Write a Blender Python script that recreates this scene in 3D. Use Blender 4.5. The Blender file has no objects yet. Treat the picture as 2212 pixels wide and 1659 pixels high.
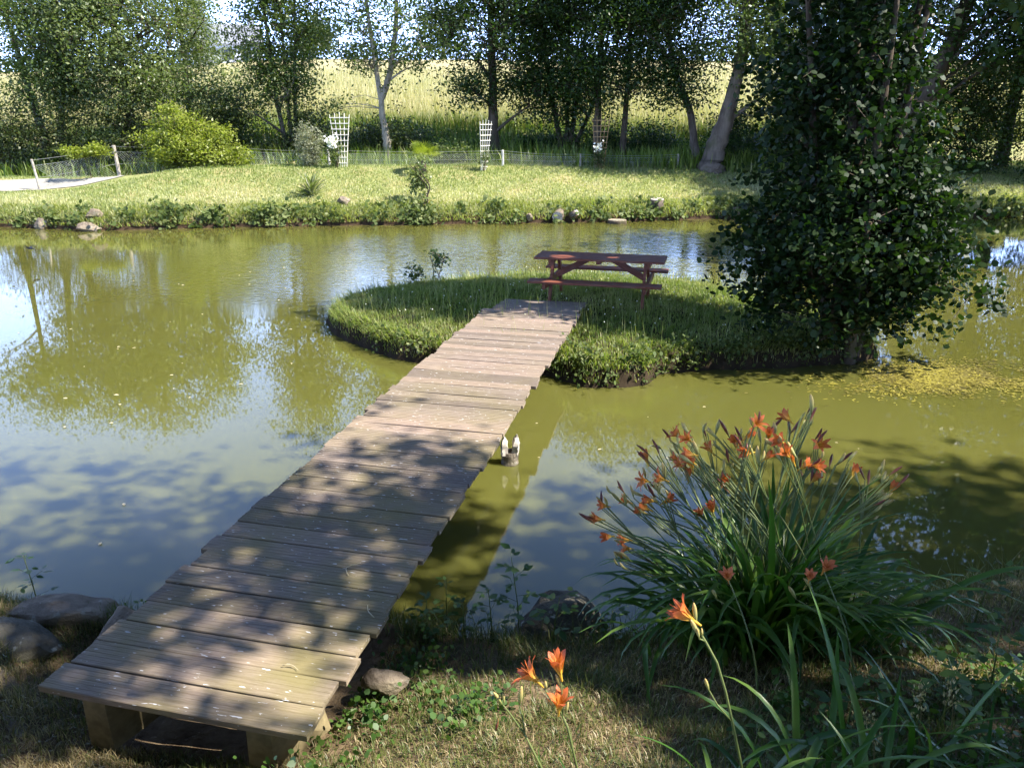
import bpy, bmesh, math, random
import numpy as np
from mathutils import Vector, Matrix, noise as mnoise

R = math.radians
sc = bpy.context.scene
COL = sc.collection

# ------------------------------------------------------------------ camera
cam_d = bpy.data.cameras.new('camera')
cam_d.sensor_width = 36.0
cam_d.lens = 36.0 * 1703.0 / 2212.0
cam_d.clip_start = 0.05
cam_d.clip_end = 2000.0
cam = bpy.data.objects.new('camera', cam_d)
cam.location = (0.0, 0.0, 3.1)
cam.rotation_euler = (R(90.0 - 18.79), 0.0, 0.0)
COL.objects.link(cam)
sc.camera = cam

# ------------------------------------------------------------------ light
SUN_EL = R(52.0)
SUN_H = Vector((0.965, -0.26, 0.0)).normalized()
SUN = Vector((SUN_H.x * math.cos(SUN_EL), SUN_H.y * math.cos(SUN_EL), math.sin(SUN_EL)))
SUNV = np.array(SUN)

world = bpy.data.worlds.new('World')
sc.world = world
world.use_nodes = True
wn = world.node_tree
wn.nodes.clear()
w_out = wn.nodes.new('ShaderNodeOutputWorld')
w_bg = wn.nodes.new('ShaderNodeBackground')
w_bg.inputs['Strength'].default_value = 0.05
w_sky = wn.nodes.new('ShaderNodeTexSky')
w_sky.sky_type = 'NISHITA'
w_sky.sun_disc = False
w_sky.sun_elevation = SUN_EL
w_sky.sun_rotation = math.atan2(SUN_H.x, SUN_H.y)
w_sky.altitude = 50
w_sky.air_density = 1.0
w_sky.dust_density = 0.4
w_sky.ozone_density = 10.0
# soft broken clouds, projected on a flat layer above the place
w_tc = wn.nodes.new('ShaderNodeTexCoord')
w_sep = wn.nodes.new('ShaderNodeSeparateXYZ')
wn.links.new(w_tc.outputs['Generated'], w_sep.inputs[0])
w_zz = wn.nodes.new('ShaderNodeMath'); w_zz.operation = 'MAXIMUM'; w_zz.inputs[1].default_value = 0.0
wn.links.new(w_sep.outputs['Z'], w_zz.inputs[0])
w_za = wn.nodes.new('ShaderNodeMath'); w_za.operation = 'ADD'; w_za.inputs[1].default_value = 0.18
wn.links.new(w_zz.outputs[0], w_za.inputs[0])
w_dx = wn.nodes.new('ShaderNodeMath'); w_dx.operation = 'DIVIDE'
w_dy = wn.nodes.new('ShaderNodeMath'); w_dy.operation = 'DIVIDE'
wn.links.new(w_sep.outputs['X'], w_dx.inputs[0]); wn.links.new(w_za.outputs[0], w_dx.inputs[1])
wn.links.new(w_sep.outputs['Y'], w_dy.inputs[0]); wn.links.new(w_za.outputs[0], w_dy.inputs[1])
w_cmb = wn.nodes.new('ShaderNodeCombineXYZ')
wn.links.new(w_dx.outputs[0], w_cmb.inputs[0]); wn.links.new(w_dy.outputs[0], w_cmb.inputs[1])
w_no = wn.nodes.new('ShaderNodeTexNoise')
w_no.inputs['Scale'].default_value = 1.9; w_no.inputs['Detail'].default_value = 5.0; w_no.inputs['Roughness'].default_value = 0.52
wn.links.new(w_cmb.outputs[0], w_no.inputs['Vector'])
w_rmp = wn.nodes.new('ShaderNodeValToRGB')
w_rmp.color_ramp.elements[0].position = 0.59; w_rmp.color_ramp.elements[0].color = (0, 0, 0, 1)
w_rmp.color_ramp.elements[1].position = 0.86; w_rmp.color_ramp.elements[1].color = (0.55, 0.55, 0.55, 1)
wn.links.new(w_no.outputs['Fac'], w_rmp.inputs['Fac'])
w_mix = wn.nodes.new('ShaderNodeMix'); w_mix.data_type = 'RGBA'
wn.links.new(w_rmp.outputs['Color'], w_mix.inputs['Factor'])
wn.links.new(w_sky.outputs['Color'], w_mix.inputs['A'])
w_mix.inputs['B'].default_value = (14.0, 15.0, 17.0, 1)
# pale haze thickening towards the horizon, all the way round
w_inv = wn.nodes.new('ShaderNodeMath'); w_inv.operation = 'SUBTRACT'; w_inv.inputs[0].default_value = 1.0
wn.links.new(w_zz.outputs[0], w_inv.inputs[1])
w_pow = wn.nodes.new('ShaderNodeMath'); w_pow.operation = 'POWER'; w_pow.inputs[1].default_value = 3.8
wn.links.new(w_inv.outputs[0], w_pow.inputs[0])
w_hz = wn.nodes.new('ShaderNodeMix'); w_hz.data_type = 'RGBA'
wn.links.new(w_pow.outputs[0], w_hz.inputs['Factor'])
wn.links.new(w_mix.outputs['Result'], w_hz.inputs['A'])
w_hz.inputs['B'].default_value = (25.0, 36.0, 66.0, 1)
wn.links.new(w_hz.outputs['Result'], w_bg.inputs['Color'])
wn.links.new(w_bg.outputs[0], w_out.inputs[0])

sun_d = bpy.data.lights.new('sun', 'SUN')
sun_d.energy = 5.0
sun_d.angle = R(0.53)
sun_d.color = (1.0, 0.95, 0.86)
sun_o = bpy.data.objects.new('sun', sun_d)
sun_o.rotation_euler = (-SUN).to_track_quat('-Z', 'Y').to_euler()
sun_o.location = (20, -10, 30)
COL.objects.link(sun_o)

sc.view_settings.view_transform = 'Standard'
sc.view_settings.look = 'None'
sc.view_settings.gamma = 1.0
sc.view_settings.exposure = 1.55
sc.view_settings.use_curve_mapping = False
sc.cycles.max_bounces = 6
sc.cycles.diffuse_bounces = 3
sc.cycles.glossy_bounces = 3
sc.cycles.transmission_bounces = 3
sc.cycles.transparent_max_bounces = 4
sc.cycles.caustics_reflective = False
sc.cycles.caustics_refractive = False
sc.cycles.sample_clamp_indirect = 4.0

# ------------------------------------------------------------------ helpers
def tag(o, label=None, cat=None, group=None, kind=None):
    if label: o['label'] = label
    if cat: o['category'] = cat
    if group: o['group'] = group
    if kind: o['kind'] = kind
    return o

def link(o, parent=None):
    COL.objects.link(o)
    if parent is not None: o.parent = parent
    return o

def empty(name, loc, rz=0.0):
    o = bpy.data.objects.new(name, None)
    o.empty_display_size = 0.1
    o.location = loc; o.rotation_euler = (0, 0, rz)
    COL.objects.link(o)
    return o

def place(name, me, parent=None, loc=(0, 0, 0), rot=(0, 0, 0), scale=(1, 1, 1)):
    o = bpy.data.objects.new(name, me)
    o.location = loc; o.rotation_euler = rot; o.scale = scale
    return link(o, parent)

class Geo:
    """collects small shapes and builds ONE mesh"""
    def __init__(s): s.v = []; s.f = []; s.a = []
    def add(s, vs, fs, a=None):
        n = len(s.v)
        s.v.extend(vs); s.f.extend([tuple(i + n for i in f) for f in fs])
        s.a.extend(a if a is not None else [0.5] * len(vs))
    def tube(s, pts, rad, sides=6, cap=True, a=None):
        pts = [Vector(p) for p in pts]
        n = len(pts); vs = []; av = []
        up = Vector((0.13, 0.31, 0.94))
        for i, p in enumerate(pts):
            d = (pts[min(i + 1, n - 1)] - pts[max(i - 1, 0)])
            if d.length < 1e-9: d = Vector((0, 0, 1))
            d.normalize()
            x = d.cross(up)
            if x.length < 1e-3: x = d.cross(Vector((1, 0, 0)))
            x.normalize(); y = d.cross(x)
            r = rad[i] if hasattr(rad, '__len__') else rad
            for k in range(sides):
                t = 2 * math.pi * k / sides
                vs.append(p + x * (r * math.cos(t)) + y * (r * math.sin(t)))
                av.append(a[i] if a is not None else i / max(1, n - 1))
        fs = []
        for i in range(n - 1):
            for k in range(sides):
                k2 = (k + 1) % sides
                fs.append((i * sides + k, i * sides + k2, (i + 1) * sides + k2, (i + 1) * sides + k))
        if cap:
            fs.append(tuple(range(sides))[::-1]); fs.append(tuple(range((n - 1) * sides, n * sides)))
        s.add(vs, fs, av)
    def box(s, c, size, rot=None, bev=0.0):
        cx, cy, cz = c; hx, hy, hz = [q / 2 for q in size]
        M = rot if rot is not None else Matrix.Identity(3)
        if bev <= 0:
            vs = [Vector((sx * hx, sy * hy, sz * hz)) for sx in (-1, 1) for sy in (-1, 1) for sz in (-1, 1)]
            fs = [(0, 1, 3, 2), (4, 6, 7, 5), (0, 4, 5, 1), (2, 3, 7, 6), (0, 2, 6, 4), (1, 5, 7, 3)]
        else:
            b = bev; vs = []
            for sz, ins in ((-1, b), (-1, 0), (1, 0), (1, b)):
                zz = sz * hz if ins else sz * (hz - b)
                for sx, sy in ((-1, -1), (1, -1), (1, 1), (-1, 1)):
                    vs.append(Vector((sx * (hx - ins), sy * (hy - ins), zz)))
            fs = [(3, 2, 1, 0), (12, 13, 14, 15)]
            for l in range(3):
                for k in range(4):
                    k2 = (k + 1) % 4
                    fs.append((l * 4 + k, l * 4 + k2, (l + 1) * 4 + k2, (l + 1) * 4 + k))
        s.add([M @ v + Vector(c) for v in vs], fs)
    def mesh(s, name, m, smooth=False):
        me = bpy.data.meshes.new(name)
        me.from_pydata([tuple(v) for v in s.v], [], s.f)
        at = me.attributes.new('rnd', 'FLOAT', 'POINT')
        at.data.foreach_set('value', np.array(s.a, np.float32))
        if m: me.materials.append(m)
        if smooth: me.shade_smooth()
        me.update()
        return me
    def build(s, name, m, parent=None, smooth=False, loc=(0, 0, 0), rot=(0, 0, 0)):
        return place(name, s.mesh(name, m, smooth), parent, loc, rot)

def big_mesh(name, V, faces, rnd, m, smooth=False):
    """faces: list of int arrays (n,k)"""
    me = bpy.data.meshes.new(name)
    V = np.ascontiguousarray(V, np.float32)
    me.vertices.add(len(V)); me.vertices.foreach_set('co', V.ravel())
    loops = np.concatenate([f.ravel() for f in faces]).astype(np.int32)
    tot = np.concatenate([np.full(len(f), f.shape[1], np.int32) for f in faces])
    st = np.concatenate([[0], np.cumsum(tot)[:-1]]).astype(np.int32)
    me.loops.add(len(loops)); me.loops.foreach_set('vertex_index', loops)
    me.polygons.add(len(tot)); me.polygons.foreach_set('loop_start', st)
    me.update(calc_edges=True)
    at = me.attributes.new('rnd', 'FLOAT', 'POINT')
    at.data.foreach_set('value', np.ascontiguousarray(rnd, np.float32))
    if m: me.materials.append(m)
    if smooth: me.shade_smooth()
    return me

def nrm(a):
    return a / np.maximum(np.linalg.norm(a, axis=-1, keepdims=True), 1e-9)

def leaf_cloud(P, N, A, L, W, rnd, shape='quad', fold=0.12):
    """one small leaf per point: P centre, N normal, A length axis"""
    n = len(P)
    A = nrm(A - N * np.sum(A * N, 1, keepdims=True)); B = np.cross(N, A)
    L = np.broadcast_to(np.asarray(L, float).reshape(-1, 1), (n, 1)); W = np.broadcast_to(np.asarray(W, float).reshape(-1, 1), (n, 1))
    if shape == 'quad':
        pts = [P - A * L * .5, P + B * W * .5 - N * W * fold, P + A * L * .5, P - B * W * .5 - N * W * fold]
    else:
        pts = [P - A * L * .5, P - A * L * .18 + B * W * .45, P + A * L * .22 + B * W * .5 - N * W * fold, P + A * L * .5 - N * L * .06,
               P + A * L * .22 - B * W * .5 - N * W * fold, P - A * L * .18 - B * W * .45]
    k = len(pts)
    V = np.stack(pts, 1).reshape(-1, 3)
    F = np.arange(n * k).reshape(n, k)
    if k == 6:
        F = np.concatenate([F[:, [0, 1, 2, 3]], F[:, [0, 3, 4, 5]]])
    return V, F, np.repeat(rnd, k)

def blades(P, H, W, lean, rng, az=None, bend=0.5, rnd=None):
    """grass blades: 5 verts each"""
    n = len(P)
    if az is None: az = rng.uniform(0, 2 * np.pi, n)
    D = np.stack([np.cos(az), np.sin(az), np.zeros(n)], 1)
    S = np.stack([-np.sin(az), np.cos(az), np.zeros(n)], 1)
    H = np.asarray(H).reshape(-1, 1); W = np.asarray(W).reshape(-1, 1); lean = np.asarray(lean).reshape(-1, 1)
    Z = np.array([[0, 0, 1.0]])
    mid = P + Z * H * .55 * np.cos(lean * .6) + D * H * .55 * np.sin(lean * .6)
    tip = mid + Z * H * .5 * np.cos(lean * (1 + bend)) + D * H * .5 * np.sin(lean * (1 + bend))
    V = np.stack([P - S * W * .5, P + S * W * .5, mid - S * W * .42, mid + S * W * .42, tip], 1).reshape(-1, 3)
    b = np.arange(n)[:, None] * 5
    q = b + np.array([[0, 1, 3, 2]]); t = b + np.array([[2, 3, 4]])
    if rnd is None: rnd = rng.random(n)
    return V, [q, t], np.repeat(rnd, 5)

# ------------------------------------------------------------------ materials
class NT:
    def __init__(s, name):
        s.m = bpy.data.materials.new(name); s.m.use_nodes = True
        s.t = s.m.node_tree; s.t.nodes.clear()
        s.out = s.n('ShaderNodeOutputMaterial')
    def n(s, typ, **kw):
        nd = s.t.nodes.new(typ)
        for k, v in kw.items():
            if k in ('op',): nd.operation = v
            else: setattr(nd, k, v)
        return nd
    def l(s, a, b): s.t.links.new(a, b)
    def noise(s, vec, scale, detail=3.0, rough=0.55):
        nd = s.n('ShaderNodeTexNoise'); nd.inputs['Scale'].default_value = scale
        nd.inputs['Detail'].default_value = detail; nd.inputs['Roughness'].default_value = rough
        if vec is not None: s.l(vec, nd.inputs['Vector'])
        return nd.outputs['Fac']
    def ramp(s, fac, stops, interp='LINEAR'):
        nd = s.n('ShaderNodeValToRGB'); cr = nd.color_ramp; cr.interpolation = interp
        while len(cr.elements) < len(stops): cr.elements.new(0.5)
        for e, (p, c) in zip(cr.elements, stops):
            e.position = p; e.color = (*c, 1) if hasattr(c, '__len__') else (c, c, c, 1)
        s.l(fac, nd.inputs['Fac']); return nd.outputs['Color']
    def mix(s, fac, a, b, mode='MIX'):
        nd = s.n('ShaderNodeMix', data_type='RGBA', blend_type=mode)
        for sock, v in (('Factor', fac), ('A', a), ('B', b)):
            if hasattr(v, 'links') or hasattr(v, 'is_linked'): s.l(v, nd.inputs[sock])
            elif hasattr(v, '__len__'): nd.inputs[sock].default_value = (*v, 1)
            else: nd.inputs[sock].default_value = v
        return nd.outputs['Result']
    def math(s, op, a, b=0.5):
        nd = s.n('ShaderNodeMath', op=op)
        for i, v in enumerate((a, b)):
            if hasattr(v, 'is_linked'): s.l(v, nd.inputs[i])
            else: nd.inputs[i].default_value = v
        return nd.outputs[0]
    def mapping(s, vec, scale=(1, 1, 1), rot=(0, 0, 0)):
        nd = s.n('ShaderNodeMapping'); nd.inputs['Scale'].default_value = scale; nd.inputs['Rotation'].default_value = rot
        s.l(vec, nd.inputs['Vector']); return nd.outputs[0]
    def pos(s): return s.n('ShaderNodeNewGeometry').outputs['Position']
    def objc(s): return s.n('ShaderNodeTexCoord').outputs['Object']
    def attr(s, name='rnd'): return s.n('ShaderNodeAttribute', attribute_name=name).outputs['Fac']
    def orand(s): return s.n('ShaderNodeObjectInfo').outputs['Random']
    def bsdf(s, col, rough=0.7, spec=0.3, bump=None, bstr=0.3, bdist=0.02):
        b = s.n('ShaderNodeBsdfPrincipled')
        if hasattr(col, 'is_linked'): s.l(col, b.inputs['Base Color'])
        else: b.inputs['Base Color'].default_value = (*col, 1)
        if hasattr(rough, 'is_linked'): s.l(rough, b.inputs['Roughness'])
        else: b.inputs['Roughness'].default_value = rough
        b.inputs['Specular IOR Level'].default_value = spec
        if bump is not None:
            bn = s.n('ShaderNodeBump'); bn.inputs['Strength'].default_value = bstr; bn.inputs['Distance'].default_value = bdist
            s.l(bump, bn.inputs['Height']); s.l(bn.outputs[0], b.inputs['Normal'])
        return b
    def done(s, sh):
        s.l(sh.outputs[0] if hasattr(sh, 'outputs') else sh, s.out.inputs['Surface']); return s.m

def m_leaf(name, cols, trans=0.35, rough=0.45, spec=0.4, tcol=None):
    t = NT(name)
    c = t.ramp(t.attr(), [(i / (len(cols) - 1), q) for i, q in enumerate(cols)])
    b = t.bsdf(c, rough, spec)
    tr = t.n('ShaderNodeBsdfTranslucent')
    tc = t.mix(1.0, c, tcol or (1.5, 1.7, 0.6), 'MULTIPLY'); t.l(tc, tr.inputs['Color'])
    mx = t.n('ShaderNodeMixShader'); mx.inputs[0].default_value = trans
    t.l(b.outputs[0], mx.inputs[1]); t.l(tr.outputs[0], mx.inputs[2])
    return t.done(mx)

def m_bark(name, c1, c2, scale=6.0, bstr=0.6):
    t = NT(name); p = t.mapping(t.pos(), (1, 1, 0.22))
    a = t.noise(p, scale, 5, 0.65)
    c = t.ramp(a, [(0.3, c1), (0.7, c2)])
    g = t.noise(t.pos(), 2.2, 3)
    c = t.mix(t.ramp(g, [(0.52, 0.0), (0.7, 0.5)]), c, (0.07, 0.085, 0.03))
    return t.done(t.bsdf(c, 0.9, 0.15, a, bstr, 0.04))

def m_plain(name, col, rough=0.6, spec=0.3, var=0.25, scale=8.0):
    t = NT(name); a = t.noise(t.objc(), scale, 4)
    c = t.ramp(a, [(0.3, tuple(q * (1 - var) for q in col)), (0.7, tuple(min(1, q * (1 + var)) for q in col))])
    return t.done(t.bsdf(c, rough, spec, a, 0.2, 0.01))

def m_deck():
    t = NT('weathered_deck_wood'); o = t.objc(); w = t.pos(); r = t.orand()
    vec = t.n('ShaderNodeVectorMath', op='ADD'); t.l(o, vec.inputs[0])
    cm = t.n('ShaderNodeCombineXYZ'); t.l(t.math('MULTIPLY', r, 37.0), cm.inputs[0]); t.l(t.math('MULTIPLY', r, 11.0), cm.inputs[1]); t.l(cm.outputs[0], vec.inputs[1])
    v = vec.outputs[0]
    grain = t.noise(t.mapping(v, (2.2, 42, 20)), 3.0, 6, 0.68)
    c = t.ramp(grain, [(0.25, (0.11, 0.085, 0.070)), (0.5, (0.215, 0.172, 0.142)), (0.78, (0.34, 0.29, 0.25))])
    tone = t.ramp(r, [(0.0, (0.70, 0.68, 0.66)), (0.35, (1.0, 0.98, 0.95)), (0.7, (1.12, 1.06, 1.0)), (1.0, (1.30, 1.20, 1.14))])
    c = t.mix(1.0, c, tone, 'MULTIPLY')
    # yellow-green algae film, more of it towards the bank
    al = t.noise(w, 1.7, 4, 0.6)
    sep = t.n('ShaderNodeSeparateXYZ'); t.l(w, sep.inputs[0])
    near = t.n('ShaderNodeMapRange'); near.inputs['From Min'].default_value = 9.0; near.inputs['From Max'].default_value = 3.5
    near.inputs['To Min'].default_value = 0.15; near.inputs['To Max'].default_value = 0.85; t.l(sep.outputs['Y'], near.inputs['Value'])
    af = t.math('MULTIPLY', t.ramp(al, [(0.38, 0.0), (0.66, 1.0)]), near.outputs[0])
    c = t.mix(af, c, (0.19, 0.16, 0.062))
    # white lichen and droppings along the grain
    sp = t.noise(t.mapping(v, (5, 20, 20)), 3.2, 2, 0.5)
    c = t.mix(t.ramp(sp, [(0.685, 0.0), (0.72, 1.0)]), c, (0.62, 0.60, 0.58))
    sp2 = t.noise(t.mapping(v, (5, 9, 9)), 4.0, 3, 0.6)
    c = t.mix(t.ramp(sp2, [(0.72, 0.0), (0.745, 1.0)]), c, (0.72, 0.71, 0.69))
    return t.done(t.bsdf(c, 0.82, 0.25, grain, 0.55, 0.006))

def m_table():
    t = NT('red_stained_wood'); v = t.objc()
    g = t.noise(t.mapping(v, (2, 26, 26)), 3.0, 5, 0.65)
    c = t.ramp(g, [(0.25, (0.085, 0.024, 0.014)), (0.55, (0.19, 0.058, 0.030)), (0.8, (0.30, 0.115, 0.065))])
    c = t.mix(t.ramp(t.noise(v, 3.0, 3), [(0.45, 0.0), (0.75, 0.45)]), c, (0.20, 0.13, 0.10))
    return t.done(t.bsdf(c, 0.5, 0.4, g, 0.3, 0.004))

def m_water():
    t = NT('turbid_pond_water'); w = t.pos()
    body = t.ramp(t.noise(w, 0.16, 3), [(0.3, (0.078, 0.078, 0.016)), (0.7, (0.098, 0.096, 0.024))])
    b = t.bsdf(body, 0.02, 0.5)
    b.inputs['IOR'].default_value = 1.75
    b.subsurface_method = 'BURLEY'; b.inputs['Subsurface Weight'].default_value = 1.0
    b.inputs['Subsurface Radius'].default_value = (1.0, 1.0, 0.45); b.inputs['Subsurface Scale'].default_value = 0.10
    # wind ripples in the open middle, calm by the near bank
    rip = t.noise(t.mapping(w, (3.0, 8.0, 1.0), (0, 0, R(-12))), 1.35, 2, 0.5)
    swell = t.noise(t.mapping(w, (0.8, 1.6, 1.0)), 0.9, 2, 0.5)
    sep = t.n('ShaderNodeSeparateXYZ'); t.l(w, sep.inputs[0])
    far = t.n('ShaderNodeMapRange', interpolation_type='SMOOTHSTEP'); far.inputs['From Min'].default_value = 12.0; far.inputs['From Max'].default_value = 18.0
    far.inputs['To Min'].default_value = 0.004; far.inputs['To Max'].default_value = 0.85; t.l(sep.outputs['Y'], far.inputs['Value'])
    east = t.n('ShaderNodeMapRange', interpolation_type='SMOOTHSTEP'); east.inputs['From Min'].default_value = -9.0; east.inputs['From Max'].default_value = -3.0
    east.inputs['To Min'].default_value = 0.06; east.inputs['To Max'].default_value = 1.0; t.l(sep.outputs['X'], east.inputs['Value'])
    west = t.n('ShaderNodeMapRange', interpolation_type='SMOOTHSTEP'); west.inputs['From Min'].default_value = 3.0; west.inputs['From Max'].default_value = 7.5
    west.inputs['To Min'].default_value = 1.0; west.inputs['To Max'].default_value = 0.05; t.l(sep.outputs['X'], west.inputs['Value'])
    gust = t.ramp(t.noise(w, 0.20, 2), [(0.35, 0.35), (0.62, 1.0)])
    amp = t.math('MULTIPLY', t.math('MULTIPLY', t.math('MULTIPLY', far.outputs[0], east.outputs[0]), west.outputs[0]), gust)
    h = t.math('MULTIPLY', rip, amp)
    h = t.math('ADD', h, t.math('MULTIPLY', swell, 0.012))
    bn = t.n('ShaderNodeBump'); bn.inputs['Strength'].default_value = 0.85; bn.inputs['Distance'].default_value = 0.03
    t.l(h, bn.inputs['Height']); t.l(bn.outputs[0], b.inputs['Normal'])
    return t.done(b)

def m_ground():
    t = NT('grassy_ground'); w = t.pos()
    fine = t.noise(w, 9.0, 5, 0.7); mid = t.noise(w, 0.9, 4, 0.6); lo = t.noise(w, 0.22, 3)
    lawn = t.ramp(fine, [(0.3, (0.16, 0.18, 0.06)), (0.7, (0.30, 0.31, 0.13))])
    straw = t.ramp(fine, [(0.3, (0.24, 0.19, 0.085)), (0.7, (0.42, 0.36, 0.20))])
    lawn = t.mix(t.ramp(mid, [(0.46, 0.0), (0.66, 0.8)]), lawn, straw)
    sep = t.n('ShaderNodeSeparateXYZ'); t.l(w, sep.inputs[0])
    # far hay field
    hay = t.ramp(t.noise(t.mapping(w, (1, 0.35, 1)), 1.6, 6, 0.7), [(0.3, (0.30, 0.265, 0.13)), (0.7, (0.44, 0.39, 0.22))])
    ff = t.n('ShaderNodeMapRange'); ff.inputs['From Min'].default_value = 38.5; ff.inputs['From Max'].default_value = 41.0
    t.l(t.math('ADD', sep.outputs['Y'], t.math('MULTIPLY', lo, 3.0)), ff.inputs['Value'])
    c = t.mix(ff.outputs[0], lawn, hay)
    # trodden dry soil on the near bank
    near = t.ramp(fine, [(0.3, (0.075, 0.050, 0.030)), (0.7, (0.20, 0.145, 0.085))])
    nf = t.n('ShaderNodeMapRange'); nf.inputs['From Min'].default_value = 8.0; nf.inputs['From Max'].default_value = 7.0
    t.l(sep.outputs['Y'], nf.inputs['Value'])
    c = t.mix(nf.outputs[0], c, near)
    # bare wet earth at the water's edge
    ef = t.n('ShaderNodeMapRange'); ef.inputs['From Min'].default_value = 0.42; ef.inputs['From Max'].default_value = 0.24
    t.l(t.math('ADD', sep.outputs['Z'], t.math('MULTIPLY', mid, 0.12)), ef.inputs['Value'])
    far = t.math('GREATER_THAN', sep.outputs['Y'], 12.0)
    c = t.mix(t.math('MULTIPLY', ef.outputs[0], far), c, (0.055, 0.036, 0.022))
    return t.done(t.bsdf(c, 0.95, 0.1, fine, 0.8, 0.05))

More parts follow.
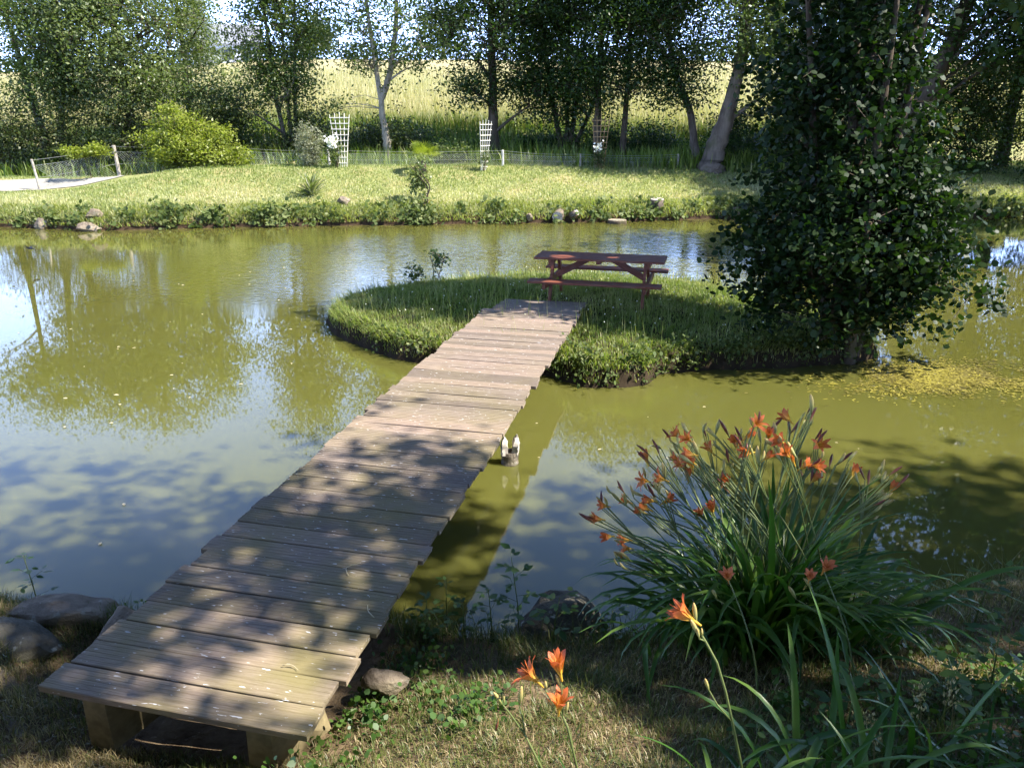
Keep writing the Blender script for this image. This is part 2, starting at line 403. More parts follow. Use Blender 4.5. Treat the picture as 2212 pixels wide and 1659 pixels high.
M = dict(
    deck=m_deck(), table=m_table(), water=m_water(), ground=m_ground(),
    soil=m_plain('dark_bank_soil', (0.032, 0.023, 0.014), 0.95, 0.1, 0.4, 6),
    gravel=m_plain('pale_gravel', (0.33, 0.31, 0.27), 0.9, 0.2, 0.15, 20),
    moss_beam=m_plain('mossy_timber', (0.20, 0.16, 0.085), 0.85, 0.2, 0.4, 12),
    old_wood=m_plain('bleached_dead_wood', (0.30, 0.25, 0.19), 0.85, 0.2, 0.55, 14),
    bleached=m_plain('bleached_splinter', (0.40, 0.36, 0.31), 0.85, 0.2, 0.45, 26),
    post=m_plain('grey_fence_timber', (0.36, 0.32, 0.27), 0.85, 0.2, 0.3, 10),
    concrete=m_plain('pale_concrete_post', (0.60, 0.58, 0.54), 0.8, 0.2, 0.12, 10),
    wire=m_plain('galvanised_wire', (0.42, 0.43, 0.43), 0.45, 0.5, 0.1, 10),
    white=m_plain('white_lath', (0.74, 0.70, 0.60), 0.6, 0.3, 0.08, 10),
    brownlath=m_plain('bare_lath', (0.28, 0.19, 0.10), 0.8, 0.2, 0.2, 10),
    bark=m_bark('dark_bark', (0.045, 0.033, 0.022), (0.135, 0.105, 0.075)),
    bark_pale=m_bark('pale_bark', (0.20, 0.17, 0.13), (0.44, 0.39, 0.31), 4.0, 0.3),
    bark_grey=m_bark('grey_bark', (0.075, 0.058, 0.045), (0.21, 0.17, 0.135), 5.0, 0.7),
    ash=m_leaf('ash_leaf', [(0.045, 0.075, 0.018), (0.085, 0.125, 0.034), (0.16, 0.195, 0.075)], 0.36, 0.42, 0.42),
    ash_pale=m_leaf('pale_ash_leaf', [(0.07, 0.10, 0.030), (0.125, 0.16, 0.055), (0.22, 0.25, 0.12)], 0.36, 0.42, 0.42),
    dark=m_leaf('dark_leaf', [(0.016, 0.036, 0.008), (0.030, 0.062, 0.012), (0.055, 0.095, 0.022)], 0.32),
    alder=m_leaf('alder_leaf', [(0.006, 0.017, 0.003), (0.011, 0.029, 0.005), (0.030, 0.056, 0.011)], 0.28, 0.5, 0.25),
    lime=m_leaf('lime_shrub_leaf', [(0.13, 0.165, 0.022), (0.21, 0.245, 0.038), (0.32, 0.34, 0.085)], 0.40),
    silver=m_leaf('silver_leaf', [(0.13, 0.14, 0.085), (0.24, 0.25, 0.16), (0.38, 0.38, 0.28)], 0.25),
    hedge=m_leaf('hedge_leaf', [(0.030, 0.048, 0.012), (0.055, 0.078, 0.020), (0.10, 0.12, 0.045)], 0.30),
    ivy=m_leaf('ivy_leaf', [(0.035, 0.060, 0.014), (0.09, 0.125, 0.036), (0.22, 0.24, 0.11)], 0.30, 0.6, 0.2),
    conifer=m_leaf('blue_grey_needle', [(0.14, 0.17, 0.16), (0.22, 0.25, 0.24), (0.32, 0.35, 0.34)], 0.2),
    lawn=m_leaf('lawn_blade', [(0.17, 0.22, 0.06), (0.32, 0.34, 0.15), (0.52, 0.48, 0.33)], 0.35),
    igrass=m_leaf('long_grass_blade', [(0.065, 0.12, 0.016), (0.13, 0.19, 0.032), (0.23, 0.26, 0.075), (0.40, 0.38, 0.20)], 0.40),
    bgrass=m_leaf('dry_bank_blade', [(0.045, 0.085, 0.014), (0.11, 0.13, 0.034), (0.22, 0.17, 0.085), (0.42, 0.34, 0.20)], 0.30),
    hay=m_leaf('hay_blade', [(0.25, 0.25, 0.11), (0.35, 0.32, 0.17), (0.46, 0.42, 0.27)], 0.35),
    strap=m_leaf('daylily_leaf', [(0.024, 0.075, 0.010), (0.050, 0.12, 0.016), (0.10, 0.175, 0.030)], 0.32, 0.38, 0.45),
    scape=m_leaf('daylily_stem', [(0.050, 0.085, 0.016), (0.095, 0.13, 0.032), (0.19, 0.22, 0.080)], 0.15),
    petal=m_leaf('daylily_petal', [(0.64, 0.42, 0.05), (0.64, 0.27, 0.045), (0.60, 0.175, 0.050), (0.52, 0.115, 0.045)], 0.35, 0.5, 0.3, (1.2, 1.0, 0.8)),
    petal_p=m_leaf('pale_daylily_petal', [(0.62, 0.34, 0.08), (0.62, 0.24, 0.08), (0.60, 0.19, 0.075), (0.55, 0.15, 0.07)], 0.35, 0.5, 0.3, (1.2, 1.0, 0.8)),
    bud=m_leaf('daylily_bud', [(0.18, 0.21, 0.055), (0.40, 0.37, 0.13), (0.50, 0.34, 0.12)], 0.2),
    wilt=m_leaf('wilted_daylily', [(0.24, 0.15, 0.05), (0.20, 0.055, 0.035), (0.11, 0.030, 0.025)], 0.2),
    weed=m_leaf('weed_leaf', [(0.028, 0.070, 0.012), (0.055, 0.115, 0.020), (0.11, 0.165, 0.035)], 0.35),
    mat=m_leaf('floating_weed', [(0.075, 0.060, 0.020), (0.20, 0.17, 0.030), (0.42, 0.36, 0.055)], 0.1, 0.5),
    fallen=m_leaf('fallen_leaf', [(0.42, 0.34, 0.20), (0.55, 0.48, 0.34), (0.62, 0.55, 0.36)], 0.2),
    blossom=m_leaf('white_blossom', [(0.66, 0.62, 0.64), (0.76, 0.74, 0.74), (0.80, 0.78, 0.76)], 0.25),
    bird=m_plain('dark_feather', (0.018, 0.022, 0.034), 0.5, 0.4, 0.3, 20),
    wallpaint=m_plain('grey_render', (0.52, 0.54, 0.60), 0.8, 0.2, 0.06, 2),
    slate=m_plain('slate_roof', (0.22, 0.23, 0.26), 0.7, 0.3, 0.15, 3),
    glass=m_plain('dark_window_glass', (0.03, 0.035, 0.045), 0.1, 0.5, 0.1, 2),
)

def m_rock(name, c1, c2, lich):
    t = NT(name); v = t.objc()
    a = t.noise(v, 5.0, 6, 0.68)
    c = t.ramp(a, [(0.3, c1), (0.7, c2)])
    c = t.mix(t.ramp(t.noise(v, 11, 3), [(0.62, 0.0), (0.68, lich)]), c, (0.45, 0.44, 0.38))
    c = t.mix(t.ramp(t.noise(v, 2.5, 3), [(0.5, 0.0), (0.72, 0.6)]), c, (0.12, 0.115, 0.05))
    return t.done(t.bsdf(c, 0.88, 0.25, t.noise(v, 9.0, 7, 0.72), 1.0, 0.05))
M['rotten'] = m_rock('rotten_wood', (0.035, 0.026, 0.018), (0.30, 0.25, 0.19), 0.6)
M['rock'] = m_rock('brown_stone', (0.10, 0.075, 0.052), (0.31, 0.25, 0.185), 0.7)
M['rock_pale'] = m_rock('pale_stone', (0.12, 0.09, 0.065), (0.38, 0.31, 0.24), 0.6)
M['rock_dark'] = m_rock('dark_stone', (0.06, 0.055, 0.045), (0.17, 0.155, 0.12), 1.0)

# ------------------------------------------------------------------ terrain heights
NEAR = np.array([(-60, 12), (-20, 7.5), (-8, 5.2), (-3.4, 4.5), (-2.6, 4.38), (-0.85, 4.3), (-0.3, 4.1), (0.5, 4.08), (1.0, 4.14), (1.9, 4.34), (2.8, 4.6), (3.6, 4.85), (6, 5.5), (10, 6.3), (20, 8.0), (60, 13)])
FAR = np.array([(-60, 26), (-22, 24.2), (-15.1, 23.5), (-11.8, 22.6), (-8.3, 23.4), (-4.2, 23.8), (-0.1, 24.3), (2.8, 24.6), (7.4, 25.6), (8.8, 25.7), (16.6, 26.0), (24, 26.5), (60, 27)])
ISL = np.array([(-2.95, 12.3), (-2.7, 11.5), (-1.96, 10.55), (-1.46, 10.1), (-1.0, 9.85), (-0.2, 9.55), (0.43, 9.40), (0.9, 9.0), (1.25, 8.92), (1.6, 9.05), (1.87, 9.5), (2.7, 9.65), (3.6, 9.78), (4.3, 9.9), (4.95, 10.2), (5.05, 10.8), (4.75, 11.8), (4.3, 12.9), (3.5, 14.0), (2.0, 14.6), (0.4, 14.8), (-0.9, 14.4), (-2.1, 13.75), (-2.75, 13.0)])

def sstep(a, b, x):
    t = np.clip((x - a) / (b - a), 0, 1); return t * t * (3 - 2 * t)
def vnoise(x, y, s, seed=0):
    """cheap smooth value noise (sum of sines)"""
    return (np.sin(x * s + 1.3 * seed) * np.cos(y * s * 1.13 + seed * 2.1) + 0.5 * np.sin(x * s * 2.3 + y * s * 1.7 + seed) + 0.35 * np.cos(x * s * 3.9 - y * s * 3.1 + seed * 0.7)) / 1.85
def near_edge(x): return np.interp(x, NEAR[:, 0], NEAR[:, 1]) + 0.07 * vnoise(x, x * 0, 2.3, 3)
def far_edge(x): return np.interp(x, FAR[:, 0], FAR[:, 1]) + 0.12 * vnoise(x, x * 0, 1.6, 5)
def ground_h(x, y):
    x = np.asarray(x, float); y = np.asarray(y, float)
    sn = near_edge(x) - y; sf = y - far_edge(x)
    hn = np.interp(sn, [-0.6, -0.05, 0.12, 0.6, 1.4, 2.2, 4.2, 8, 60], [-0.7, -0.06, 0.14, 0.32, 0.52, 0.78, 1.42, 1.8, 3.0])
    dip = 0.40 * np.exp(-((x + 1.75) / 1.25) ** 2) * sstep(1.2, 2.6, y) * sstep(0.0, 0.6, sn)
    hn = np.where(sn > 0.05, np.maximum(hn - dip, 0.05), hn)
    left = 0.42 * sstep(-9.5, -15.5, x)
    hf = np.interp(sf, [-1.2, -0.05, 0.12, 0.3, 1.0, 4.6, 6.5, 9.0, 12, 17, 85, 140, 400], [-0.7, -0.06, 0.28, 0.40, 0.62, 1.42, 1.42, 1.85, 2.6, 3.15, 9.9, 10.5, 6.0])
    hf = hf - left * sstep(0.4, 4.0, sf) * (1 - sstep(9, 20, sf)) - 1.2 * sstep(-25, -60, x) * sstep(17, 60, sf)
    se = x - (3.2 + 0.56 * y) + 0.2 * vnoise(y, y * 0, 1.1, 6)      # east bank, just outside the view
    he = np.interp(se, [-0.8, -0.05, 0.12, 0.6, 2.0, 6, 60], [-0.7, -0.06, 0.16, 0.34, 0.7, 1.3, 2.5])
    h = np.where(sn > -0.6, hn, np.where(sf > -1.2, hf, -0.7))
    h = np.where((sf < 0.3) & (y > 4.0), np.maximum(h, he), h)
    land = np.maximum(np.maximum(sn, sf), se)
    h = h + np.where(land > 0.1, 0.02 * vnoise(x, y, 3.1, 1) + 0.035 * vnoise(x, y, 0.8, 2), 0)
    h = h + sstep(12, 30, sf) * 0.25 * vnoise(x, y, 0.13, 4)
    return h

def seg_dist(px, py, poly):
    d = np.full(px.shape, 1e9); inside = np.zeros(px.shape, bool)
    n = len(poly)
    for i in range(n):
        ax, ay = poly[i]; bx, by = poly[(i + 1) % n]
        t = np.clip(((px - ax) * (bx - ax) + (py - ay) * (by - ay)) / ((bx - ax) ** 2 + (by - ay) ** 2), 0, 1)
        d = np.minimum(d, np.hypot(px - ax - t * (bx - ax), py - ay - t * (by - ay)))
        cond = ((ay > py) != (by > py)) & (px < (bx - ax) * (py - ay) / (by - ay + 1e-12) + ax)
        inside ^= cond
    return np.where(inside, d, -d)
def isl_d(x, y):
    return seg_dist(x, y, ISL) + 0.07 * vnoise(x, y, 3.3, 7)
def island_h(x, y):
    d = isl_d(x, y)
    return np.interp(d, [-0.4, 0.0, 0.06, 0.22, 0.8, 2.0], [-0.6, -0.03, 0.20, 0.29, 0.34, 0.37]) + np.where(d > 0.2, 0.018 * vnoise(x, y, 2.7, 9), 0)

def grid_mesh(name, xs, ys, hf, m):
    X, Y = np.meshgrid(xs, ys); Z = hf(X, Y)
    V = np.stack([X, Y, Z], -1).reshape(-1, 3)
    nx, ny = len(xs), len(ys)
    i = (np.arange(ny - 1)[:, None] * nx + np.arange(nx - 1)[None, :]).ravel()
    F = np.stack([i, i + 1, i + nx + 1, i + nx], 1)
    return big_mesh(name, V, [F], np.full(len(V), .5), m, True)

xs = np.concatenate([np.linspace(-400, -60, 18), np.linspace(-56, -20, 25), np.arange(-19.7, -4.2, 0.22), np.arange(-4.1, 5.5, 0.10), np.arange(5.6, 19.8, 0.22), np.linspace(20, 56, 25), np.linspace(60, 400, 18)])
ys = np.concatenate([np.linspace(-120, -8, 14), np.arange(-7, 0.5, 0.4), np.arange(0.6, 5.6, 0.09), np.arange(5.8, 22, 0.8), np.arange(22.1, 30, 0.11), np.arange(30.2, 45, 0.5), np.linspace(46, 140, 60), np.linspace(146, 700, 30)])
ground = tag(place('ground', grid_mesh('ground', xs, ys, ground_h, M['ground'])), kind='structure')

g = Geo(); g.add([(-45, 0, 0), (45, 0, 0), (45, 30, 0), (-45, 30, 0)], [(0, 1, 2, 3)])
water = tag(g.build('pond_water', M['water']), kind='structure')

xi = np.arange(-3.6, 5.7, 0.07); yi = np.arange(8.4, 15.4, 0.07)
island = tag(place('island', grid_mesh('island', xi, yi, island_h, M['soil'])), kind='structure')
# remove the part of the island sheet that lies deep under the water
bm = bmesh.new(); bm.from_mesh(island.data)
bmesh.ops.delete(bm, geom=[v for v in bm.verts if v.co.z < -0.45], context='VERTS')
bm.to_mesh(island.data); bm.free()

# pale gravel track at the far left
rng = np.random.default_rng(11)
px_ = np.linspace(-30, -13.1, 40)
def track_c(x): return 27.6 + 0.10 * (x + 12)
V = []; 
for t in np.linspace(-1, 1, 7):
    hw = 0.75 * np.clip((-13.0 - px_) / 2.6, 0.06, 1)
    yy = track_c(px_) + t * hw + 0.4 * np.clip((-13.0 - px_) / 2.6, 0, 1)
    V.append(np.stack([px_, yy, ground_h(px_, yy) + 0.022], 1))
V = np.concatenate(V); i = (np.arange(6)[:, None] * 40 + np.arange(39)[None]).ravel()
tag(place('gravel_path', big_mesh('gravel_path', V, [np.stack([i, i + 1, i + 41, i + 40], 1)], np.full(len(V), .5), M['gravel'], True)), kind='structure')

# ------------------------------------------------------------------ footbridge
BA = R(-13.4)                       # turned 13 degrees to the right of straight ahead
bridge = empty('footbridge', (-1.59, 2.96, 0.5), BA)
tag(bridge, 'long weathered plank footbridge leading from the near bank to the island', 'footbridge')
random.seed(4)
def plank_mesh(seed, w=0.180, th=0.034, L=1.38, grooves=6, depth=0.0035):
    rnd = random.Random(seed); prof = []
    hw = w / 2
    prof += [(-hw + 0.004, 0.0)]
    for k in range(grooves):
        c = -hw + (k + 0.5) * w / grooves + w / grooves / 2
        if c > hw - 0.01: break
        prof += [(c - 0.0045, 0.0), (c, -depth), (c + 0.0045, 0.0)]
    prof += [(hw - 0.004, 0.0), (hw, -0.004), (hw, -th), (-hw, -th), (-hw, -0.004)]
    n = len(prof); stations = (-L / 2, -L / 4 + rnd.uniform(-.1, .1), L / 4 + rnd.uniform(-.1, .1), L / 2)
    g = Geo(); vs = []; bow = rnd.uniform(-0.006, 0.006)
    for x in stations:
        for (y, z) in prof: vs.append((x + (rnd.uniform(-.004, .004) if abs(x) > L * .45 else 0), y, z + bow * (1 - (2 * x / L) ** 2)))
    fs = []
    for s_ in range(3):
        for k in range(n):
            k2 = (k + 1) % n
            fs.append((s_ * n + k, (s_ + 1) * n + k, (s_ + 1) * n + k2, s_ * n + k2))
    fs.append(tuple(range(n))); fs.append(tuple(range(3 * n, 4 * n))[::-1])
    g.add(vs, fs); return g.mesh('plank', M['deck'])
PL = [plank_mesh(s, depth=.0022) for s in range(7)]
PG = [plank_mesh(s + 20, w=.139, depth=.008, grooves=4) for s in range(6)]     # deeply ribbed boards further out
NP, PITCH = 43, 0.188
for k in range(13 + 39):
    yk = (k + .5) * PITCH if k < 13 else 13 * PITCH + (k - 12.5) * (NP - 13) * PITCH / 39
    rr = random.Random(900 + k)
    sx = 1 + rr.uniform(-.022, .022)
    place('plank', (PL[k % 7 if k else 2] if k < 13 else PG[k % 6]), bridge, (rr.uniform(-.018, .018), yk, rr.uniform(-.004, .004)), (rr.uniform(-.012, .012), rr.uniform(-.004, .004), rr.uniform(-.009, .009) + (math.pi if k % 3 == 1 else 0)), (sx, 1, 1))
PE = plank_mesh(77, w=0.245, L=1.22, grooves=1, depth=0.0)
for k in range(3):
    place('plank', PE, bridge, (0.03 + 0.01 * k, NP * PITCH + 0.13 + k * 0.25, 0.012 - 0.012 * k), (0, 0, R(1.5 * (k - 1))))
for sx in (-0.44, 0.44):            # stringers under the boards
    g = Geo(); g.box((sx, NP * PITCH / 2 + 0.2, -0.034 - 0.065), (0.075, NP * PITCH - 0.1, 0.13), bev=0.006); g.build('stringer', M['moss_beam'], bridge)
for (sx, s_) in ((-0.44, 1), (0.44, 2)):   # the two cut block feet under the near end
    g = Geo()
    vs = [(-.062, .0, -.034), (.062, .0, -.034), (.062, .40, -.034), (-.062, .40, -.034), (-.085, .02, -.36), (.05, .02, -.36), (.17, .36, -.33), (-.02, .36, -.33)]
    g.add([Vector(v) for v in vs], [(0, 1, 2, 3), (7, 6, 5, 4), (0, 4, 5, 1), (1, 5, 6, 2), (2, 6, 7, 3), (3, 7, 4, 0)])
    g.build('support_block', M['moss_beam'], bridge, loc=(sx, 0.03, 0))
for yy in (3.2, 5.6):               # posts standing in the water
    for sx in (-0.26, 0.26):
        g = Geo(); g.tube([(sx, yy, -1.2), (sx, yy, -0.165)], 0.055, 8); g.build('pile', M['moss_beam'], bridge, True)
    g = Geo(); g.box((0, yy + .1, -0.21), (1.1, 0.06, 0.09)); g.build('crossbeam', M['moss_beam'], bridge)

# ------------------------------------------------------------------ picnic table
TA = R(-14.5)
table = empty('picnic_table', (1.36, 12.0, 0.36), TA)
tag(table, 'reddish brown wooden picnic table with attached benches on the grassy island', 'picnic table')
TL, TH_, TW = 1.96, 0.71, 0.62
for k in range(4):
    g = Geo(); g.box((0, 0, 0), (TL, 0.146, 0.034), bev=0.004)
    g.build('tabletop_board', M['table'], table, loc=(random.uniform(-.008, .008), (k - 1.5) * 0.155, TH_ - .017))
for sy in (-1, 1):
    for k in range(2):
        g = Geo(); g.box((0, 0, 0), (TL, 0.118, 0.034), bev=0.004)
        g.build('bench_board', M['table'], table, loc=(random.uniform(-.008, .008), sy * (0.635 + (k - .5) * 0.126), 0.43 - .017))
for sx in (-1, 1):
    X = sx * 0.74
    g = Geo(); g.box((X, 0, TH_ - .034 - .045), (0.042, 0.58, 0.09), bev=0.003); g.build('top_bearer', M['table'], table)
    g = Geo(); g.box((X, 0, 0.43 - .034 - .047), (0.042, 1.42, 0.094), bev=0.003); g.build('bench_bearer', M['table'], table)
    for sy in (-1, 1):
        a = Vector((X - sx * .043, sy * 0.22, TH_ - .036)); b = Vector((X - sx * .043, sy * 0.52, -0.03))
        d = (b - a); L = d.length; ang = math.atan2(d.y, -d.z)
        g = Geo(); g.box((0, 0, 0), (0.042, 0.088, L), bev=0.003)
        g.build('leg', M['table'], table, loc=(a + b) / 2, rot=(ang, 0, 0))
    a = Vector((sx * 0.68, 0, 0.40)); b = Vector((sx * 0.20, 0, TH_ - .05)); d = b - a
    g = Geo(); g.box((0, 0, 0), (d.length, 0.042, 0.09), bev=0.003)
    g.build('brace', M['table'], table, loc=(a + b) / 2, rot=(0, -math.atan2(d.z, d.x), 0))
g = Geo(); g.box((0, 0, TH_ - .034 - .022), (0.07, 0.58, 0.044), bev=0.003); g.build('middle_batten', M['table'], table)

# ------------------------------------------------------------------ trees
def make_wood(trunks, clumps, rng, limb_r=0.07, n_limb=9, twig_r=0.012, sides=8, gaps=None):
    """trunks: list of [(x,y,z,r)..]; returns Geo with trunk, limbs and twigs reaching every clump"""
    g = Geo(); nodes = []; node_r = []
    for tr in trunks:
        P = np.array([q[:3] for q in tr], float); rr = np.array([q[3] for q in tr], float)
        seg = np.linspace(0, len(tr) - 1, max(4, 5 * (len(tr) - 1)))
        pts = np.stack([np.interp(seg, np.arange(len(tr)), P[:, j]) for j in range(3)], 1)
        pts[1:-1, :2] += rng.normal(0, 0.06, (len(seg) - 2, 2)) * np.interp(seg, np.arange(len(tr)), rr)[1:-1, None] * 2
        rad = np.interp(seg, np.arange(len(tr)), rr)
        g.tube(pts, rad, sides, False)
        nodes.append(pts[len(pts) // 3:]); node_r.append(rad[len(rad) // 3:])
    nodes = np.concatenate(nodes); node_r = np.concatenate(node_r)
    def in_gap(pts):                      # boughs keep clear of the openings cut for sunlight
        if not gaps: return False
        q = np.concatenate([np.linspace(pts[i], pts[i + 1], 12) for i in range(len(pts) - 1)])
        for (p0, rad) in gaps:
            v = q - np.array(p0); d = np.linalg.norm(v - (v @ SUNV)[:, None] * SUNV, axis=1)
            if d.min() < rad * .6: return True
        return False
    tn, tr_ = nodes, node_r
    order = rng.permutation(len(clumps))[:n_limb]
    extra = []
    for i in order:
        c = clumps[i]
        want = c[2] - 0.65 * np.hypot(*(tn[:, :2] - c[:2]).T)
        j = int(np.argmin(np.abs(tn[:, 2] - want) + 0.25 * np.linalg.norm(tn - c, axis=1)))
        a = tn[j]; r0 = min(limb_r, tr_[j] * 0.65)
        t = np.linspace(0, 1, 6)[:, None]
        ctrl = a + (c - a) * 0.5 + np.array([0, 0, 0.10 * np.linalg.norm(c - a)]) + rng.normal(0, 0.05, 3) * np.linalg.norm(c - a)
        pts = (1 - t) ** 2 * a + 2 * t * (1 - t) * ctrl + t ** 2 * c
        if in_gap(pts): continue
        g.tube(pts, np.linspace(r0, twig_r * 1.2, 6), 5, False)
        extra.append(pts[1:])
    nodes = np.concatenate([nodes] + extra) if extra else nodes
    for c in clumps:
        d = np.linalg.norm(nodes - c, axis=1) + np.maximum(0, nodes[:, 2] - c[2]) * 0.8
        a = nodes[int(np.argmin(d))]
        L = np.linalg.norm(c - a)
        if L < 0.05: continue
        mid = (a + c) / 2 + rng.normal(0, 0.08, 3) * L + np.array([0, 0, 0.06 * L])
        if in_gap(np.array([a, mid, c])): continue
        g.tube([a, mid, c], [twig_r * (1 + 0.4 * L), twig_r, twig_r * 0.5], 3, False)
    return g

def sample_clumps(ells, n, rng, shell=0.42, zmin=None):
    vol = np.array([e[3] * e[4] * e[5] for e in ells]) ** .8; k = rng.choice(len(ells), n, p=vol / vol.sum())
    d = nrm(rng.normal(size=(n, 3))); r = rng.random(n) ** shell
    E = np.array(ells)[k]
    c = E[:, :3] + d * r[:, None] * E[:, 3:6] * (1 + 0.14 * rng.normal(size=(n, 1)))
    if zmin is not None: c[:, 2] = np.maximum(c[:, 2], zmin + 0.1 * rng.random(n))
    return c

def leafage(clumps, per, sig, L, W, rng, shape='quad', flat=0.6, up=0.9, droop=0.3, asp=1.0):
    n = len(clumps) * per
    sg = np.repeat(sig * (0.65 + 0.7 * rng.random(len(clumps))), per)[:, None]
    P = np.repeat(clumps, per, 0) + rng.normal(size=(n, 3)) * sg * np.array([[1, 1, flat]])
    N = nrm(rng.normal(size=(n, 3)) * 0.75 + np.array([[0, 0, up]]))
    A = nrm(rng.normal(size=(n, 3)) + np.array([[0, 0, -droop]]))
    s = 0.45 + 0.85 * rng.random(n)
    tone = np.clip(np.repeat(rng.random(len(clumps)), per) * 0.55 + rng.random(n) * 0.45, 0, 1)
    return P, N, A, L * s, W * s, tone, shape

def tree(name, label, cat, trunks, ells, n_cl, per, sig, L, W, lm, bmk, seed, group=None, shape='quad', limb_r=0.07, n_limb=9, shell=0.42, gaps=None, zmin=None, flat=0.6, base=None, up=0.9, twig=0.012):
    rng = np.random.default_rng(seed)
    b = np.array(base if base is not None else trunks[0][0][:3], float)
    root = empty(name, b); tag(root, label, cat, group)
    cl = sample_clumps(ells, n_cl, rng, shell, zmin)
    if gaps:
        for (p0, rad) in gaps:
            v = cl - np.array(p0); tt = v @ SUNV; d = np.linalg.norm(v - tt[:, None] * SUNV, axis=1)
            cl = cl[(d > rad) | (tt < 0)]
    if trunks:
        wd = make_wood(trunks, cl, rng, limb_r, n_limb, twig, gaps=gaps)
        wd.v = [tuple(np.array(v) - b) for v in wd.v]
        wd.build('trunk', M[bmk], root, True)
    P, N, A, LL, WW, tone, shp = leafage(cl, per, sig, L, W, rng, shape, flat, up)
    if gaps:
        keep = np.ones(len(P), bool)
        for (p0, rad) in gaps:
            v = P - np.array(p0); tt = v @ SUNV; d = np.linalg.norm(v - tt[:, None] * SUNV, axis=1)
            keep &= (d > rad * 0.8) | (tt < 0)
        P, N, A, LL, WW, tone = P[keep], N[keep], A[keep], LL[keep], WW[keep], tone[keep]
    if zmin is not None:
        k = P[:, 2] > zmin - 0.1; P, N, A, LL, WW, tone = P[k], N[k], A[k], LL[k], WW[k], tone[k]
    V, F, rn = leaf_cloud(P - b, N, A, LL, WW, tone, shp)
    place('crown', big_mesh('crown', V, [F], rn, M[lm]), root)
    return root

